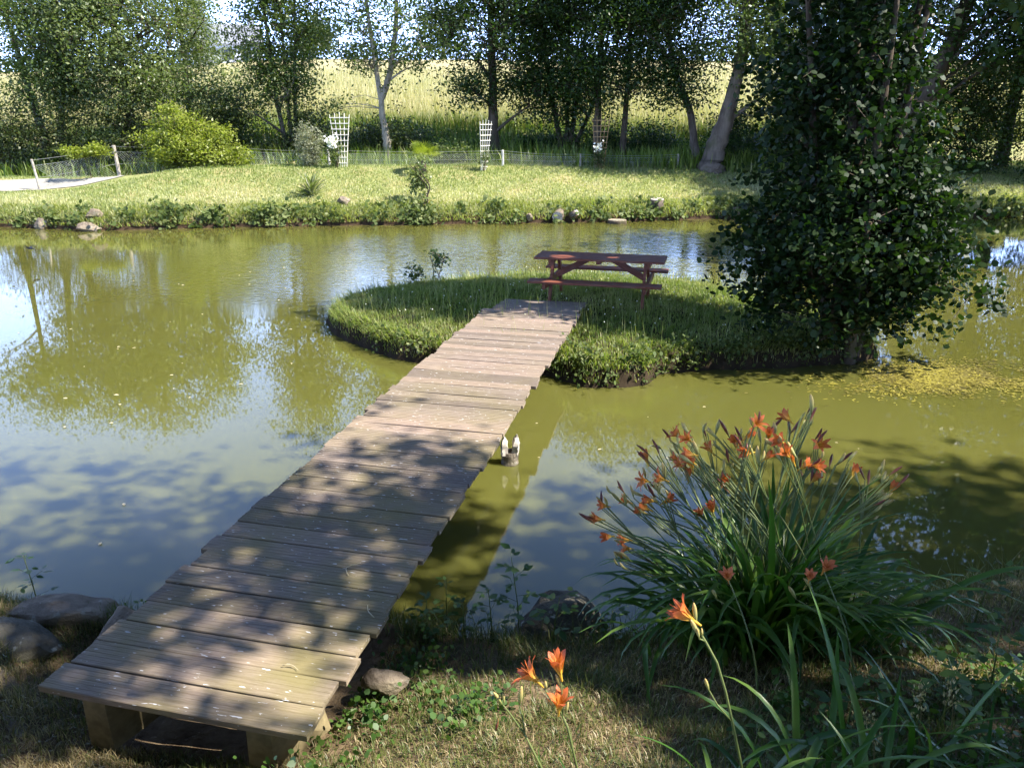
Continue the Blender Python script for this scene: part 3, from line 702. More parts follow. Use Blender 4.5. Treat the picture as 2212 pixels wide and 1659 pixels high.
def gz(x, y): return float(ground_h(x, y))
def trunk(x, y, pts, r0, r1, flare=1.35):
    z0 = gz(x, y); n = len(pts)
    out = [(x, y, z0 - 0.15, r0 * flare), (x + (pts[0][0]) * .12, y, z0 + 0.35, r0)]
    for k, (dx, dy, z) in enumerate(pts): out.append((x + dx, y + dy, z, r0 + (r1 - r0) * (k + 1) / n))
    return out
GT = 'trees along the far fence'
FT = [
 # left group
 ('ash_tree', 'ash tree at the far left with a thin high crown over the gravel path', [trunk(-20.6, 33, [(.2, 0, 4), (.1, 0, 8.5)], .16, .05)], [(-20.5, 33, 8.0, 2.2, 1.8, 2.0)], 130, 60, .42, 'ash', 'bark'),
 ('ash_tree', 'broad leafy ash tree behind the dark hedge, second from the left', [trunk(-17.9, 31.8, [(-.3, 0, 3.5), (-.8, 0, 7.5)], .20, .06), trunk(-17.6, 31.8, [(.5, 0, 3.6), (1.0, 0, 7.5)], .15, .05)], [(-16.9, 31.8, 6.4, 2.4, 2.2, 3.0), (-17.1, 31.6, 4.2, 1.9, 1.6, 1.4)], 420, 55, .40, 'ash', 'bark'),
 ('ash_tree', 'tall full ash tree right behind the yellow-green shrub', [trunk(-14.4, 31.2, [(.1, 0, 3.5), (-.2, 0, 8.5)], .22, .06)], [(-14.3, 31.2, 6.6, 2.5, 2.2, 3.2), (-13.6, 31, 4.2, 2.0, 1.6, 1.4)], 420, 55, .40, 'ash_pale', 'bark'),
 ('ash_tree', 'pale leafy tree on the left edge of the sky gap', [trunk(-13.2, 34, [(.1, 0, 4), (.1, 0, 8)], .15, .05)], [(-13.2, 34, 6.2, 1.6, 1.5, 3.2), (-11.6, 33.5, 3.6, 1.2, 1.0, 1.1)], 230, 55, .40, 'ash_pale', 'bark'),
 ('ash_tree', 'slender many-stemmed tree right of the sky gap behind the silver bush', [trunk(-8.6, 31.5, [(-.25, 0, 3.5), (-.5, 0, 8.5)], .10, .04), trunk(-8.3, 31.6, [(.15, 0, 4), (.5, 0, 8.5)], .09, .03), trunk(-8.4, 31.4, [(0, 0, 4), (0, 0, 9)], .08, .03)], [(-8.5, 31.5, 6.9, 1.7, 1.6, 3.5), (-8.9, 31.3, 4.2, 1.3, .9, 1.0)], 320, 55, .36, 'ash', 'bark_grey'),
 ('ash_tree', 'ash with a pale forked trunk standing against the hay field', [trunk(-4.65, 31, [(-.12, 0, 2.6), (-.25, 0, 4.0), (-.7, 0, 8.5)], .17, .05, 1.2), [(-4.8, 31, 3.7, .12), (-4.45, 31, 4.6, .11), (-4.2, 31, 6.0, .09), (-4.0, 31, 9, .04)]], [(-4.7, 31, 7.4, 2.3, 1.9, 3.1), (-6.2, 30.8, 3.4, .6, .5, .3), (-5.5, 30.8, 5.0, 1.6, .8, .5), (-3.7, 30.8, 5.2, .9, .7, .5)], 240, 52, .34, 'ash', 'bark_pale'),
 ('ash_tree', 'dark ivy-clad ash in the middle of the far fence', [trunk(-.75, 32, [(.05, 0, 3.5), (-.1, 0, 9)], .27, .08, 1.25)], [(-.6, 32, 7.0, 2.5, 2.1, 3.4), (-1.6, 31.5, 4.0, 1.1, .8, .7), (.4, 31.6, 4.2, 1.1, .8, .8)], 400, 55, .40, 'dark', 'bark'),
 ('alder_tree', 'thicket tree with several thin splayed stems right of the ivy-clad ash', [trunk(2.0, 33, [(-.5, 0, 4), (-1.0, 0, 8)], .11, .04), trunk(2.3, 33, [(.3, 0, 4), (.7, 0, 8)], .11, .04), trunk(2.2, 33.1, [(0, 0, 4), (0, 0, 8.5)], .10, .04), trunk(2.5, 33, [(.9, 0, 4), (1.4, 0, 7.5)], .09, .03)], [(2.0, 33, 7.0, 2.2, 1.9, 3.0), (1.9, 32.6, 3.9, 2.2, 1.2, 1.3)], 450, 55, .40, 'dark', 'bark'),
 ('oak_tree', 'dark straight-trunked tree behind the unpainted trellis', [trunk(3.2, 31, [(0, 0, 4), (.1, 0, 9.5)], .16, .07), trunk(4.2, 31.4, [(.1, 0, 4), (.2, 0, 9)], .13, .05)], [(3.6, 31, 7.6, 2.4, 2.0, 3.3), (3.4, 30.6, 4.3, 2.0, 1.0, 1.0)], 480, 55, .42, 'dark', 'bark'),
 ('oak_tree', 'tree with a thin trunk leaning left, left of the big grey trunk', [trunk(6.9, 30.6, [(-.35, 0, 3.2), (-1.2, 0, 5.0), (-1.6, 0, 9)], .16, .06)], [(5.6, 30.8, 7.4, 2.0, 1.8, 3.2), (5.7, 30.2, 4.3, 1.8, .9, 1.0)], 400, 55, .42, 'dark', 'bark_grey'),
 ('oak_tree', 'big grey-barked tree with a thick flared trunk at the lawn edge', [trunk(7.15, 29.4, [(.32, 0, 2.6), (.75, 0, 4.6), (1.1, 0, 9.5)], .40, .12, 1.5)], [(8.0, 29.4, 8.1, 2.7, 2.3, 3.3), (7.6, 28.3, 5.5, 1.5, .9, .9), (9.6, 29.2, 4.4, 1.5, .9, 1.6)], 420, 55, .42, 'ash', 'bark_grey'),
 ('oak_tree', 'dense dark tree behind the island alder, right of the big grey trunk', [trunk(11.4, 31, [(.1, 0, 5), (.1, 0, 10)], .25, .08)], [(11.3, 31, 7.6, 2.6, 2.2, 4.6), (11.6, 30.5, 4.2, 2.2, 1.2, 1.8)], 430, 55, .45, 'dark', 'bark'),
 ('oak_tree', 'tall dark tree with twin trunks far back on the right', [trunk(14.3, 33, [(.1, 0, 5), (.3, 0, 10)], .24, .08), trunk(15.0, 33, [(.2, 0, 5), (.5, 0, 10)], .2, .06)], [(14.6, 33, 8.2, 2.8, 2.2, 4.4), (14.2, 32.4, 4.4, 2.4, 1.3, 1.8)], 460, 55, .45, 'dark', 'bark'),
 ('oak_tree', 'dark tree at the far right edge behind the leaning trunk', [trunk(18.2, 30.5, [(.1, 0, 5), (.1, 0, 10)], .25, .08)], [(18.2, 30.5, 7.4, 2.8, 2.2, 4.6), (16.8, 30.4, 4.2, 2.4, 1.3, 1.9)], 460, 55, .45, 'dark', 'bark'),
 ('oak_tree', 'large tree with a furrowed trunk leaning right at the right edge of the pond', [trunk(12.55, 27.4, [(.75, 0, 3.1), (1.6, 0, 5.5), (2.6, 0, 9.5)], .43, .16, 1.3)], [(14.9, 27.4, 9.0, 3.0, 2.6, 2.6), (16.2, 27, 5.0, 1.6, 1.2, 1.4), (15.4, 26.9, 5.6, 2.0, 1.0, 1.3), (12.6, 27.0, 6.6, 2.0, 1.2, 1.4), (17.6, 26.8, 6.4, 2.0, 1.2, 1.8)], 520, 55, .42, 'dark', 'bark'),
 ('oak_tree', 'dark tree just outside the right edge of the lawn', [trunk(21.5, 28.5, [(.1, 0, 5), (.1, 0, 10)], .25, .08)], [(21.5, 28.5, 7.0, 2.6, 2.4, 4.6), (19.6, 29.0, 4.2, 2.0, 1.3, 2.0)], 340, 55, .45, 'dark', 'bark'),
]
for k, (nm, lb, trs, el, ncl, per, sig, lm, bk) in enumerate(FT):
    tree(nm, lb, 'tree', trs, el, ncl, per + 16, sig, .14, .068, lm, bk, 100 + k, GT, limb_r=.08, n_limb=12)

# shrubs and hedge plants at the far fence
def shrub(name, label, x, y, ells, n_cl, per, sig, L, W, lm, seed, group=None, stems=4, up=.9, shell=.42, zb=None):
    z0 = gz(x, y) if zb is None else zb
    rr = random.Random(seed)
    top = max(e[2] + e[5] for e in ells) - z0
    trs = [[(x + rr.uniform(-.15, .15), y + rr.uniform(-.1, .1), z0 - .1, min(.035, .016 * top)), (x + rr.uniform(-.3, .3) * min(1, top * .6), y, z0 + top * .35, min(.025, .012 * top)), (x + rr.uniform(-.6, .6) * min(1, top * .5), y + rr.uniform(-.2, .2) * min(1, top * .5), z0 + top * .75, min(.012, .006 * top))] for _ in range(stems)]
    return tree(name, label, 'shrub', trs, ells, n_cl, per, sig, L, W, lm, 'bark', seed, group, limb_r=.03, n_limb=5, zmin=z0 + .05, base=(x, y, z0), up=up, shell=shell, twig=.008)
GS = 'hedge shrubs behind the far fence'
SH = [
 ('dark hawthorn hedge shrub at the far left edge of the fence', -18.6, 30.2, [(-18.6, 30.2, 2.2, 1.5, .9, 1.5)], 120, 'hedge'),
 ('dark hedge shrub behind the wooden fence post', -16.2, 30.2, [(-16.2, 30.2, 2.3, 1.5, .9, 1.5)], 130, 'hedge'),
 ('dark hedge shrub left of the yellow-green shrub', -14.2, 30.4, [(-14.2, 30.4, 2.3, 1.4, .9, 1.5)], 120, 'hedge'),
 ('olive green hedge shrub right behind the yellow-green shrub', -11.3, 31, [(-11.3, 31, 2.4, 1.3, .9, 1.6), (-10.3, 31.5, 3.0, 1.2, .8, 1.3)], 170, 'hedge'),
 ('dark bush at the foot of the slender many-stemmed tree', -7.6, 31.2, [(-7.6, 31.2, 2.2, .95, .8, 1.5), (-8.9, 31.0, 1.9, .9, .7, .8)], 150, 'hedge'),
 ('hedge bush around the pale forked trunk', -4.9, 31.8, [(-4.9, 31.8, 2.2, 1.5, .8, 1.1), (-3.6, 31.5, 1.9, .9, .7, .8)], 170, 'hedge'),
 ('low leafy weeds and brambles left of the middle trellis', -2.2, 30, [(-2.2, 30, 1.6, .9, .5, .55)], 60, 'ivy'),
 ('low shaded bush under the splayed thicket stems', 1.6, 33.6, [(1.6, 33.6, 1.9, 1.5, .7, .7)], 90, 'dark'),
 ('dark bush behind the unpainted trellis', 3.9, 32.4, [(3.9, 32.4, 2.0, 1.4, .7, .8)], 100, 'dark'),
 ('low dark bush between the left-leaning trunk and the thicket', 5.6, 33, [(5.6, 33, 2.0, 1.3, .7, .9)], 100, 'dark'),
 ('dark bush behind the big grey trunk', 8.6, 31.5, [(8.6, 31.5, 2.3, 1.3, .8, 1.3)], 120, 'dark'),
 ('tall dark bush right of the big grey trunk behind the alder', 10.8, 30, [(10.8, 30, 2.6, 1.5, .9, 1.7)], 170, 'dark'),
 ('dark bush behind the trunk leaning right', 13.6, 30, [(13.6, 30, 2.7, 1.8, 1.0, 2.1)], 230, 'dark'),
 ('dark bush at the far right behind the shaded lawn', 16.4, 29.4, [(16.4, 29.4, 2.7, 1.8, 1.0, 2.1)], 230, 'dark'),
 ('dark bush at the right edge of the far bank', 19.2, 28.6, [(19.2, 28.6, 2.6, 1.8, 1.0, 2.1)], 230, 'dark'),
]
for k, (lb, x, y, el, n, lm) in enumerate(SH):
    shrub('hedge_shrub', lb, x, y, el, n, 55, .27, .11, .06, lm, 300 + k, GS)

shrub('garden_shrub', 'rounded yellow-green shrub with arching branches at the lawn edge', -11.3, 28.7, [(-11.2, 28.7, 2.25, 1.35, 1.0, .75), (-10.4, 28.6, 1.75, 1.0, .8, .6), (-11.9, 28.6, 1.75, .8, .8, .55), (-11.5, 28.7, 2.95, .6, .5, .35), (-11.75, 28.6, 3.25, .22, .2, .25), (-12.7, 28.6, 2.35, .4, .3, .16), (-12.6, 28.5, 1.95, .25, .25, .3), (-9.5, 28.5, 1.85, .35, .3, .3), (-10.2, 28.6, 2.5, .5, .4, .25)], 250, 56, .19, .135, .055, 'lime', 401, stems=7, shell=.45)
shrub('overhanging_branch', 'yellow-green leafy branch hanging over the wire beside the wooden post', -14.5, 27.9, [(-14.75, 27.9, 1.93, .62, .25, .14), (-14.1, 27.9, 2.0, .4, .2, .12)], 40, 50, .11, .12, .06, 'lime', 402, stems=1)
shrub('silver_bush', 'upright silvery grey-green bush left of the white trellis', -7.05, 28.4, [(-7.05, 28.4, 2.15, .42, .4, .70), (-7.0, 28.4, 1.6, .30, .3, .3)], 90, 70, .10, .085, .025, 'silver', 403, stems=7, up=.2)

# pale far things up on the hill
def conifer(label, x, y, h, seed):
    rng = np.random.default_rng(seed); z0 = gz(x, y); root = empty('blue_cedar', (x, y, z0)); tag(root, label, 'tree')
    cl = []
    for k in range(150):
        t = rng.random() ** .8; a = rng.uniform(0, 6.28); r = (1 - t) * h * .30 * rng.random() ** .4
        cl.append((x + r * math.cos(a), y + r * math.sin(a), z0 + h * (.06 + .94 * t) - .25 * r))
    cl = np.array(cl)
    g = make_wood([[(x, y, z0 - .3, .25), (x, y, z0 + h, .04)]], cl, rng, .06, 6, .03); g.v = [tuple(np.array(v) - np.array((x, y, z0))) for v in g.v]; g.build('trunk', M['bark'], root)
    P, N, A, L, W, tone, s = leafage(cl, 40, .5, .5, .14, rng, 'quad', .35, .7, .8)
    V, F, rn = leaf_cloud(P - np.array((x, y, z0)), N, A, L, W, tone, s); place('crown', big_mesh('crown', V, [F], rn, M['conifer']), root)
conifer('pale blue-grey cedar on the hill in the gap between the left trees', -36.0, 98.0, 9.5, 5)
GH = 'trees on the skyline of the hay field'
for k, (x, y, r, lb) in enumerate([(-60, 112, 4.5, 'round tree on the field skyline at the far left'), (-27, 116, 3.0, 'small round skyline tree behind the slender tree'), (-9, 112, 4.0, 'dark round tree on the field skyline left of the ivy-clad ash'), (4, 115, 4.5, 'skyline tree glimpsed behind the thicket stems'), (18, 112, 5, 'skyline tree behind the big grey trunk'), (34, 112, 5, 'skyline tree hidden behind the right hand trees')]):
    z = gz(x, y)
    tree('hill_tree', lb, 'tree', [[(x, y, z - .2, .35), (x, y, z + r, .15)]], [(x, y, z + r * 1.05, r, r * .8, r)], 80, 50, .8, .5, .3, 'hedge', 'bark', 500 + k, GH, n_limb=4)
GHH = 'clipped hedge along the top of the hay field'
hrng = np.random.default_rng(77)
n = 9000; hx = hrng.uniform(-75, 45, n); hy = 106 + hrng.normal(0, .5, n); hz = ground_h(hx, hy) + hrng.uniform(0, 1.9, n)
V, F, rn = leaf_cloud(np.stack([hx, hy, hz], 1), nrm(hrng.normal(size=(n, 3)) + [[0, 0, .6]]), hrng.normal(size=(n, 3)), .45 * np.ones(n), .3 * np.ones(n), hrng.random(n))
tag(place('field_hedge', big_mesh('field_hedge', V, [F], rn, M['hedge'])), 'long low hedge along the top edge of the hay field', 'hedge', kind='stuff')

hx0, hy0 = -40.5, 122.0
house = empty('house', (hx0, hy0, gz(hx0, hy0)), R(12)); tag(house, 'pale grey house glimpsed on the hill through the gap between the trees', 'house')
g = Geo(); g.box((0, 0, 1.4), (9, 6, 3.4)); 
g.add([(-4.5, -3, 3.1), (-4.5, 3, 3.1), (-4.5, 0, 5.6), (4.5, -3, 3.1), (4.5, 3, 3.1), (4.5, 0, 5.6)], [(0, 2, 1), (3, 4, 5)]); g.build('wall', M['wallpaint'], house)
g = Geo()
for s_ in (-1, 1):
    g.add([(-4.8, s_ * 3.35, 2.9), (4.8, s_ * 3.35, 2.9), (4.8, 0, 5.72), (-4.8, 0, 5.72), (-4.8, s_ * 3.35, 3.05), (4.8, s_ * 3.35, 3.05), (4.8, 0, 5.9), (-4.8, 0, 5.9)], [(0, 1, 2, 3), (4, 5, 6, 7), (0, 1, 5, 4), (0, 3, 7, 4), (1, 2, 6, 5)])
rf = g.build('roof', M['slate'], house)
g = Geo(); g.box((3.4, 0, 6.1), (.9, .7, 1.5)); g.build('chimney', M['wallpaint'], rf)
for wx in (-2.8, 0.0, 2.8):
    g = Geo(); g.box((wx, -3.03, 1.7), (1.1, .08, 1.3)); g.build('window', M['glass'], house)

# ------------------------------------------------------------------ alder on the island and the tall trees above the camera
def ipt(x, y): return float(island_h(np.array(x), np.array(y)))
stems = []
rr = random.Random(21)
for k, (dx, dy, top) in enumerate([(-.9, .3, 5.5), (-.35, .6, 6.5), (.1, .1, 7), (.5, .5, 6.8), (.6, .2, 6), (.4, .9, 6.5), (-.1, -.1, 5)]):
    bx, by = 4.42 + rr.uniform(-.22, .22), 10.1 + rr.uniform(-.15, .15)
    stems.append([(bx, by, -.25, .085), (bx + dx * .2, by + dy * .2, 1.0, .065), (bx + dx * .55, by + dy * .6, 2.8, .05), (bx + dx, by + dy, top, .02)])
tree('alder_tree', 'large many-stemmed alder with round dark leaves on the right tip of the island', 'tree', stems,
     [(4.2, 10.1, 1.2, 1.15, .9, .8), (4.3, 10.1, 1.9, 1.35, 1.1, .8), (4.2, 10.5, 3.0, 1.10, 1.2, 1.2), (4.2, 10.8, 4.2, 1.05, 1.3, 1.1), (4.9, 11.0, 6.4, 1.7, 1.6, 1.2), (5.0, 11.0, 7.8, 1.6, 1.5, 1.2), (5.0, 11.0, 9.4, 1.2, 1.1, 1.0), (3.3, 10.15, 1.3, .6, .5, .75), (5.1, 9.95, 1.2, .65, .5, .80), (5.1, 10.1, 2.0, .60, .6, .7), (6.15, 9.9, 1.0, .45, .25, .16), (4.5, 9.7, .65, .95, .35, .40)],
     1400, 42, .16, .084, .066, 'alder', 'bark', 71, shape='hex', limb_r=.035, n_limb=34, shell=.34, zmin=.35, flat=.75, gaps=[((.75, 12.0, 1.05), .20), ((.55, 11.45, .75), .16), ((1.5, 11.9, 1.05), .10)], base=(4.42, 10.1, 0.1), up=.75, twig=.006)  # crown opened sunward so light reaches the table

SUN_GAPS = [((0.08, 2.15, 1.30), .46), ((0.62, 2.2, 1.45), .36), ((-.30, 3.05, .35), .48), ((.25, 2.85, .42), .30), ((.95, 4.0, .75), .24), ((.15, 3.3, .4), .26), ((2.4, 3.2, .4), .30), ((-1.2, 3.2, .5), .20), ((-.6, 2.4, .4), .22)]  # openings cut through the crowns along the sun direction to light these spots
GN = 'tall trees standing over the near bank'
tree('oak_tree', 'tall tree on the near bank right behind the viewer whose leaves dapple the footbridge', 'tree',
     [trunk(9.6, -2.6, [(-.5, .8, 4.5), (-1.4, 2.6, 7.5), (-2.8, 4.6, 9.8)], .32, .08), [(9.1, -1.8, 4.5, .18), (9.0, .4, 7.4, .12), (8.0, 1.6, 9.4, .05)]],
     [(5.4, 2.6, 9.8, 3.2, 2.2, 1.3), (7.6, .9, 9.6, 2.6, 1.9, 1.2), (4.0, 3.7, 9.8, 2.0, 1.2, .8), (7.7, 3.3, 9.8, 1.6, 1.0, .8)], 215, 54, .20, .13, .09, 'dark', 'bark', 81, GN, gaps=SUN_GAPS, n_limb=14, shape='hex', shell=.5)
tree('oak_tree', 'tall tree on the near bank to the right whose leaves shade the daylily clump', 'tree',
     [trunk(16.6, 1.2, [(-.4, .3, 5), (-1.4, .6, 9.5), (-2.6, 1.0, 12.8)], .30, .08)],
     [(12.6, 2.0, 12.4, 3.0, 2.4, 1.6), (14.4, 2.2, 12.0, 2.6, 1.8, 1.5), (11.4, -.2, 12.2, 2.0, 1.6, 1.4)], 240, 54, .30, .16, .11, 'dark', 'bark', 82, GN, gaps=SUN_GAPS, n_limb=14, shape='hex', shell=.5)

tree('oak_tree', 'unseen dense tree added over the near bank left of the viewer to dim sky light', 'tree', [trunk(-5.6, -3.2, [(.6, .6, 4.5), (1.8, 1.8, 7.5), (3.0, 3.0, 9)], .34, .10)],
     [(-2.6, -.2, 8.6, 4.6, 3.2, 1.8), (1.6, -2.0, 8.8, 2.6, 2.2, 1.6)], 330, 50, .50, .30, .22, 'dark', 'bark', 95, GN, n_limb=14, shape='hex', gaps=SUN_GAPS)  # added canopy out of view, cuts sky fill on the near bank
for k, (x, y, r, lb) in enumerate([(-9.5, -5.0, 3.4, 'unseen tree added behind the viewer to the left to block sky light'), (-2.5, -6.0, 3.6, 'unseen tree added straight behind the viewer to block sky light'), (4.5, -6.0, 3.6, 'unseen tree added behind the viewer to the right to block sky light'), (21.5, -2.0, 3.6, 'unseen tree added on the near bank far to the right to block sky light')]):
    z = gz(x, y)  # unseen trees added to hide part of the sky and deepen near shade
    tree('oak_tree', lb, 'tree', [trunk(x, y, [(.2, 0, 5), (.1, 0, 10)], .28, .08)], [(x, y, z + 6.4, r, r * .8, 4.6)], 190, 46, .60, .34, .24, 'dark', 'bark', 90 + k, GN, n_limb=12, shape='hex')

GE = 'tall trees on the east bank'
for k, (x, y, el, lb) in enumerate([(15.6, 17.5, [(13.8, 17.6, 9.2, 3.5, 3.0, 3.4), (15.8, 17.5, 5.0, 2.0, 2.0, 2.2), (11.6, 17.5, 5.7, 1.7, 1.4, .9)], 'tall dense tree on the right bank reflected in the water by the alder'), (19.0, 23.0, [(18.0, 23.0, 8.6, 3.6, 3.0, 4.4), (17.6, 23.0, 3.8, 2.2, 2.0, 2.2)], 'tall dense tree on the right bank in front of the shaded lawn')]):
    tree('oak_tree', lb, 'tree', [trunk(x, y, [(-.3, 0, 5), (-1.0, 0, 10)], .30, .08)], el, 300, 50, .48, .24, .16, 'dark', 'bark', 96 + k, GE, n_limb=14, shape='hex')

# ------------------------------------------------------------------ far lawn: fence, trellises, plants
fence = empty('wire_fence', (-13.9, 28.6, gz(-13.9, 28.6))); fo = Vector(fence.location)
tag(fence, 'low sagging wire mesh fence on timber and concrete posts along the far lawn', 'fence')
posts = [(-15.75, 27.0, .98, .042, 'post', -.10), (-13.75, 28.5, 1.02, .062, 'post', -.05), (-9.7, 29.0, .62, .04, 'post', 0), (-6.42, 28.75, .56, .042, 'concrete', -.03), (-.33, 28.9, .52, .045, 'concrete', 0), (2.42, 29.1, .42, .04, 'post', 0), (6.0, 29.6, .42, .04, 'post', 0)]
tops = []
for (x, y, h, r, mk, ln) in posts:
    z = gz(x, y); b = Vector((x, y, z - .2)) - fo; t_ = Vector((x + ln, y, z + h)) - fo
    g = Geo(); g.tube([b, (b + t_) / 2 + Vector((.01, 0, 0)), t_, t_ + Vector((0, 0, .012))], [r, r, r * .95, r * .6], 8); g.build('post', M[mk], fence)
    tops.append((b + Vector((0, 0, .2)), t_))
for k in range(len(tops) - 1):
    (b0, t0), (b1, t1) = tops[k], tops[k + 1]
    n = 8
    for f in (1.0, .82, .42):
        g = Geo(); pts = []
        for i in range(n + 1):
            u = i / n; p = (b0.lerp(t0, f - .02)).lerp(b1.lerp(t1, f - .02), u); p.z -= .05 * math.sin(math.pi * u) * f; p.y -= .05; pts.append(p)
        g.tube(pts, .0045, 3, False); g.build('wire', M['wire'], fence)
    L = (b1 - b0).length; cell = .085; m_ = int(L / cell); g = Geo()
    H = .80
    def pt(u, f):
        u = min(1, max(0, u)); p = b0.lerp(t0, f).lerp(b1.lerp(t1, f), u); p.z -= .05 * math.sin(math.pi * u) * f; p.y -= .045; return p
    hgt = ((t0 - b0).length + (t1 - b1).length) / 2 * H
    du = hgt / L
    for i in range(-int(hgt / cell), m_ + 1):
        for s_ in (1, -1):
            u0 = i * cell / L if s_ == 1 else i * cell / L + du
            u1 = u0 + s_ * du; f0, f1 = .02, H
            if min(u0, u1) < 0 or max(u0, u1) > 1: continue
            g.tube([pt(u0, f0), pt((u0 + u1) / 2, (f0 + f1) / 2), pt(u1, f1)], .0022, 3, False)
    g.build('mesh_panel', M['wire'], fence)

def trellis(label, x, y, h, wt, wb, rz, lean, mk):
    root = empty('trellis', (x, y, gz(x, y)), rz); root.rotation_euler = (lean, 0, rz)
    tag(root, label, 'trellis', 'fan trellises along the far lawn edge')
    for k in range(5):
        u = (k - 2) / 2
        g = Geo(); g.tube([(u * wb / 2, 0, -.15), (u * (wb + (wt - wb) * .5) / 2, 0, h * .5), (u * wt / 2, 0, h + .08 * (1 - abs(u)))], .013, 4); g.build('upright', M[mk], root)
    for k in range(9):
        f = .08 + .86 * k / 8; w = wb + (wt - wb) * f
        g = Geo(); g.box((0, -.02, h * f), (w + .05, .014, .024)); g.build('crosspiece', M[mk], root)
trellis('white fan trellis with white roses at its foot, leftmost of the three', -5.85, 28.2, 1.72, .66, .26, R(4), R(-1), 'white')
trellis('white fan trellis turned sideways beside the concrete post, middle of the three', -.98, 28.3, 1.62, .62, .26, R(52), R(4), 'white')
trellis('unpainted fan trellis in deep shade, rightmost of the three', 3.1, 28.9, 1.70, .60, .26, R(-8), R(0), 'brownlath')

def climber(name, label, cat, x, y, h, w, n_cl, lm, seed, blossom=0, bl_at=None):
    r = shrub(name, label, x, y, [(x, y, gz(x, y) + h * .5, w, .14, h * .5)], n_cl, 45, .10, .075, .05, lm, seed, stems=3); r['category'] = cat
    if blossom:
        rng = np.random.default_rng(seed); bx, bz, bw, bh = bl_at
        P = np.stack([rng.normal(bx, bw, blossom), rng.normal(y - .16, .06, blossom), gz(x, y) + rng.normal(bz, bh, blossom)], 1) - np.array((x, y, gz(x, y)))
        V, F, rn = leaf_cloud(P, nrm(rng.normal(size=(blossom, 3)) * .5 + [[.3, -.8, .4]]), rng.normal(size=(blossom, 3)), .07 * np.ones(blossom), .07 * np.ones(blossom), rng.random(blossom), 'hex')
        b = place('blossom', big_mesh('blossom', V, [F], rn, M['blossom']), r); b['kind'] = 'stuff'
climber('rose_bush', 'rose bush with white blossoms climbing the leftmost trellis', 'rose bush', -6.05, 28.1, .95, .22, 16, 'ivy', 601, 110, (-6.13, .86, .10, .11))
climber('climbing_rose', 'thin young climber on the middle white trellis', 'climbing plant', -.97, 28.25, .75, .10, 7, 'ivy', 602)
climber('climbing_rose', 'climber with a few pale blooms on the shaded unpainted trellis', 'climbing plant', 3.05, 28.8, .8, .16, 10, 'dark', 603, 40, (3.0, .75, .07, .07))

def strap_leaf_mesh(name, L, W, a0, a1, m, seg=8, fold=.35, tip=1.0, rn=.5):
    """a blade growing up from the origin and arching towards +Y; a0,a1 angles from vertical"""
    g = Geo(); vs = []; av = []; p = Vector((0, 0, 0))
    for i in range(seg + 1):
        s = i / seg; a = a0 + (a1 - a0) * s ** 1.5
        w = W * (0.75 + .5 * s if s < .4 else max(.03, .95 * (1 - ((s - .4) / .6) ** 2.2)))
        nz = Vector((0, -math.cos(a), math.sin(a)))
        vs += [p + Vector((-w / 2, 0, 0)) + nz * (w * fold * .5), p, p + Vector((w / 2, 0, 0)) + nz * (w * fold * .5)]; av += [rn] * 3
        p = p + Vector((0, math.sin(a), math.cos(a))) * (L / seg)
    fs = []
    for i in range(seg):
        b = i * 3; fs += [(b, b + 1, b + 4, b + 3), (b + 1, b + 2, b + 5, b + 4)]
    g.add(vs, fs, av); return g.mesh(name, m, True)

yuc = empty('yucca', (-6.25, 25.1, gz(-6.25, 25.1))); tag(yuc, 'spiky pale yucca on the grassy slope of the far bank', 'yucca')
YL = [strap_leaf_mesh('leaf', .80, .06, R(4), R(30 + 12 * k), M['silver' if k % 2 else 'ash_pale'], 5, .3) for k in range(5)]
rr = random.Random(8)
for k in range(64):
    place('leaf', YL[k % 5], yuc, (rr.uniform(-.06, .06), rr.uniform(-.06, .06), 0), (R(rr.uniform(0, 62)), 0, 0), (1, 1, rr.uniform(.7, 1.15)))
    o = yuc.children[-1]; o.rotation_euler = (Matrix.Rotation(rr.uniform(0, 6.28), 3, 'Z') @ Matrix.Rotation(-R(rr.uniform(0, 66)), 3, 'X')).to_euler()

palm = empty('fan_palm', (-3.0, 27.6, gz(-3.0, 27.6))); tag(palm, 'small fan palm with yellow-green fronds behind the bank sapling', 'palm')
g = Geo(); g.tube([(0, 0, -.1), (.01, 0, .25), (0, 0, .45)], [.10, .10, .06], 8); g.build('trunk', M['bark'], palm)
for k in range(11):
    a = k * 2.4; el = R(25 + (k * 37) % 55); L = .42
    d = Vector((math.cos(a) * math.cos(el), math.sin(a) * math.cos(el), math.sin(el)))
    g = Geo(); base = Vector((0, 0, .42)); hub = base + d * L
    g.tube([base, base + d * L * .5 + Vector((0, 0, .03)), hub], .008, 4)
    side = d.cross(Vector((0, 0, 1))).normalized(); nn = side.cross(d)
    for j in range(15):
        t = R(-95 + 190 * j / 14); e = d * math.cos(t) + side * math.sin(t); f = nn.cross(e).normalized()
        tipp = hub + e * .40 - Vector((0, 0, .05)); mid = hub + e * .22
        g.add([hub, mid + f * .022, tipp, mid - f * .022], [(0, 1, 2, 3)])
    g.build('frond', M['lime'], palm)
shrub('sapling', 'leafy young alder sapling growing from the far bank in front of the palm', -2.75, 24.55, [(-2.85, 24.8, 1.30, .30, .25, .60), (-2.7, 24.8, 1.85, .18, .2, .28)], 40, 22, .11, .095, .08, 'ash_pale', 610, stems=2)

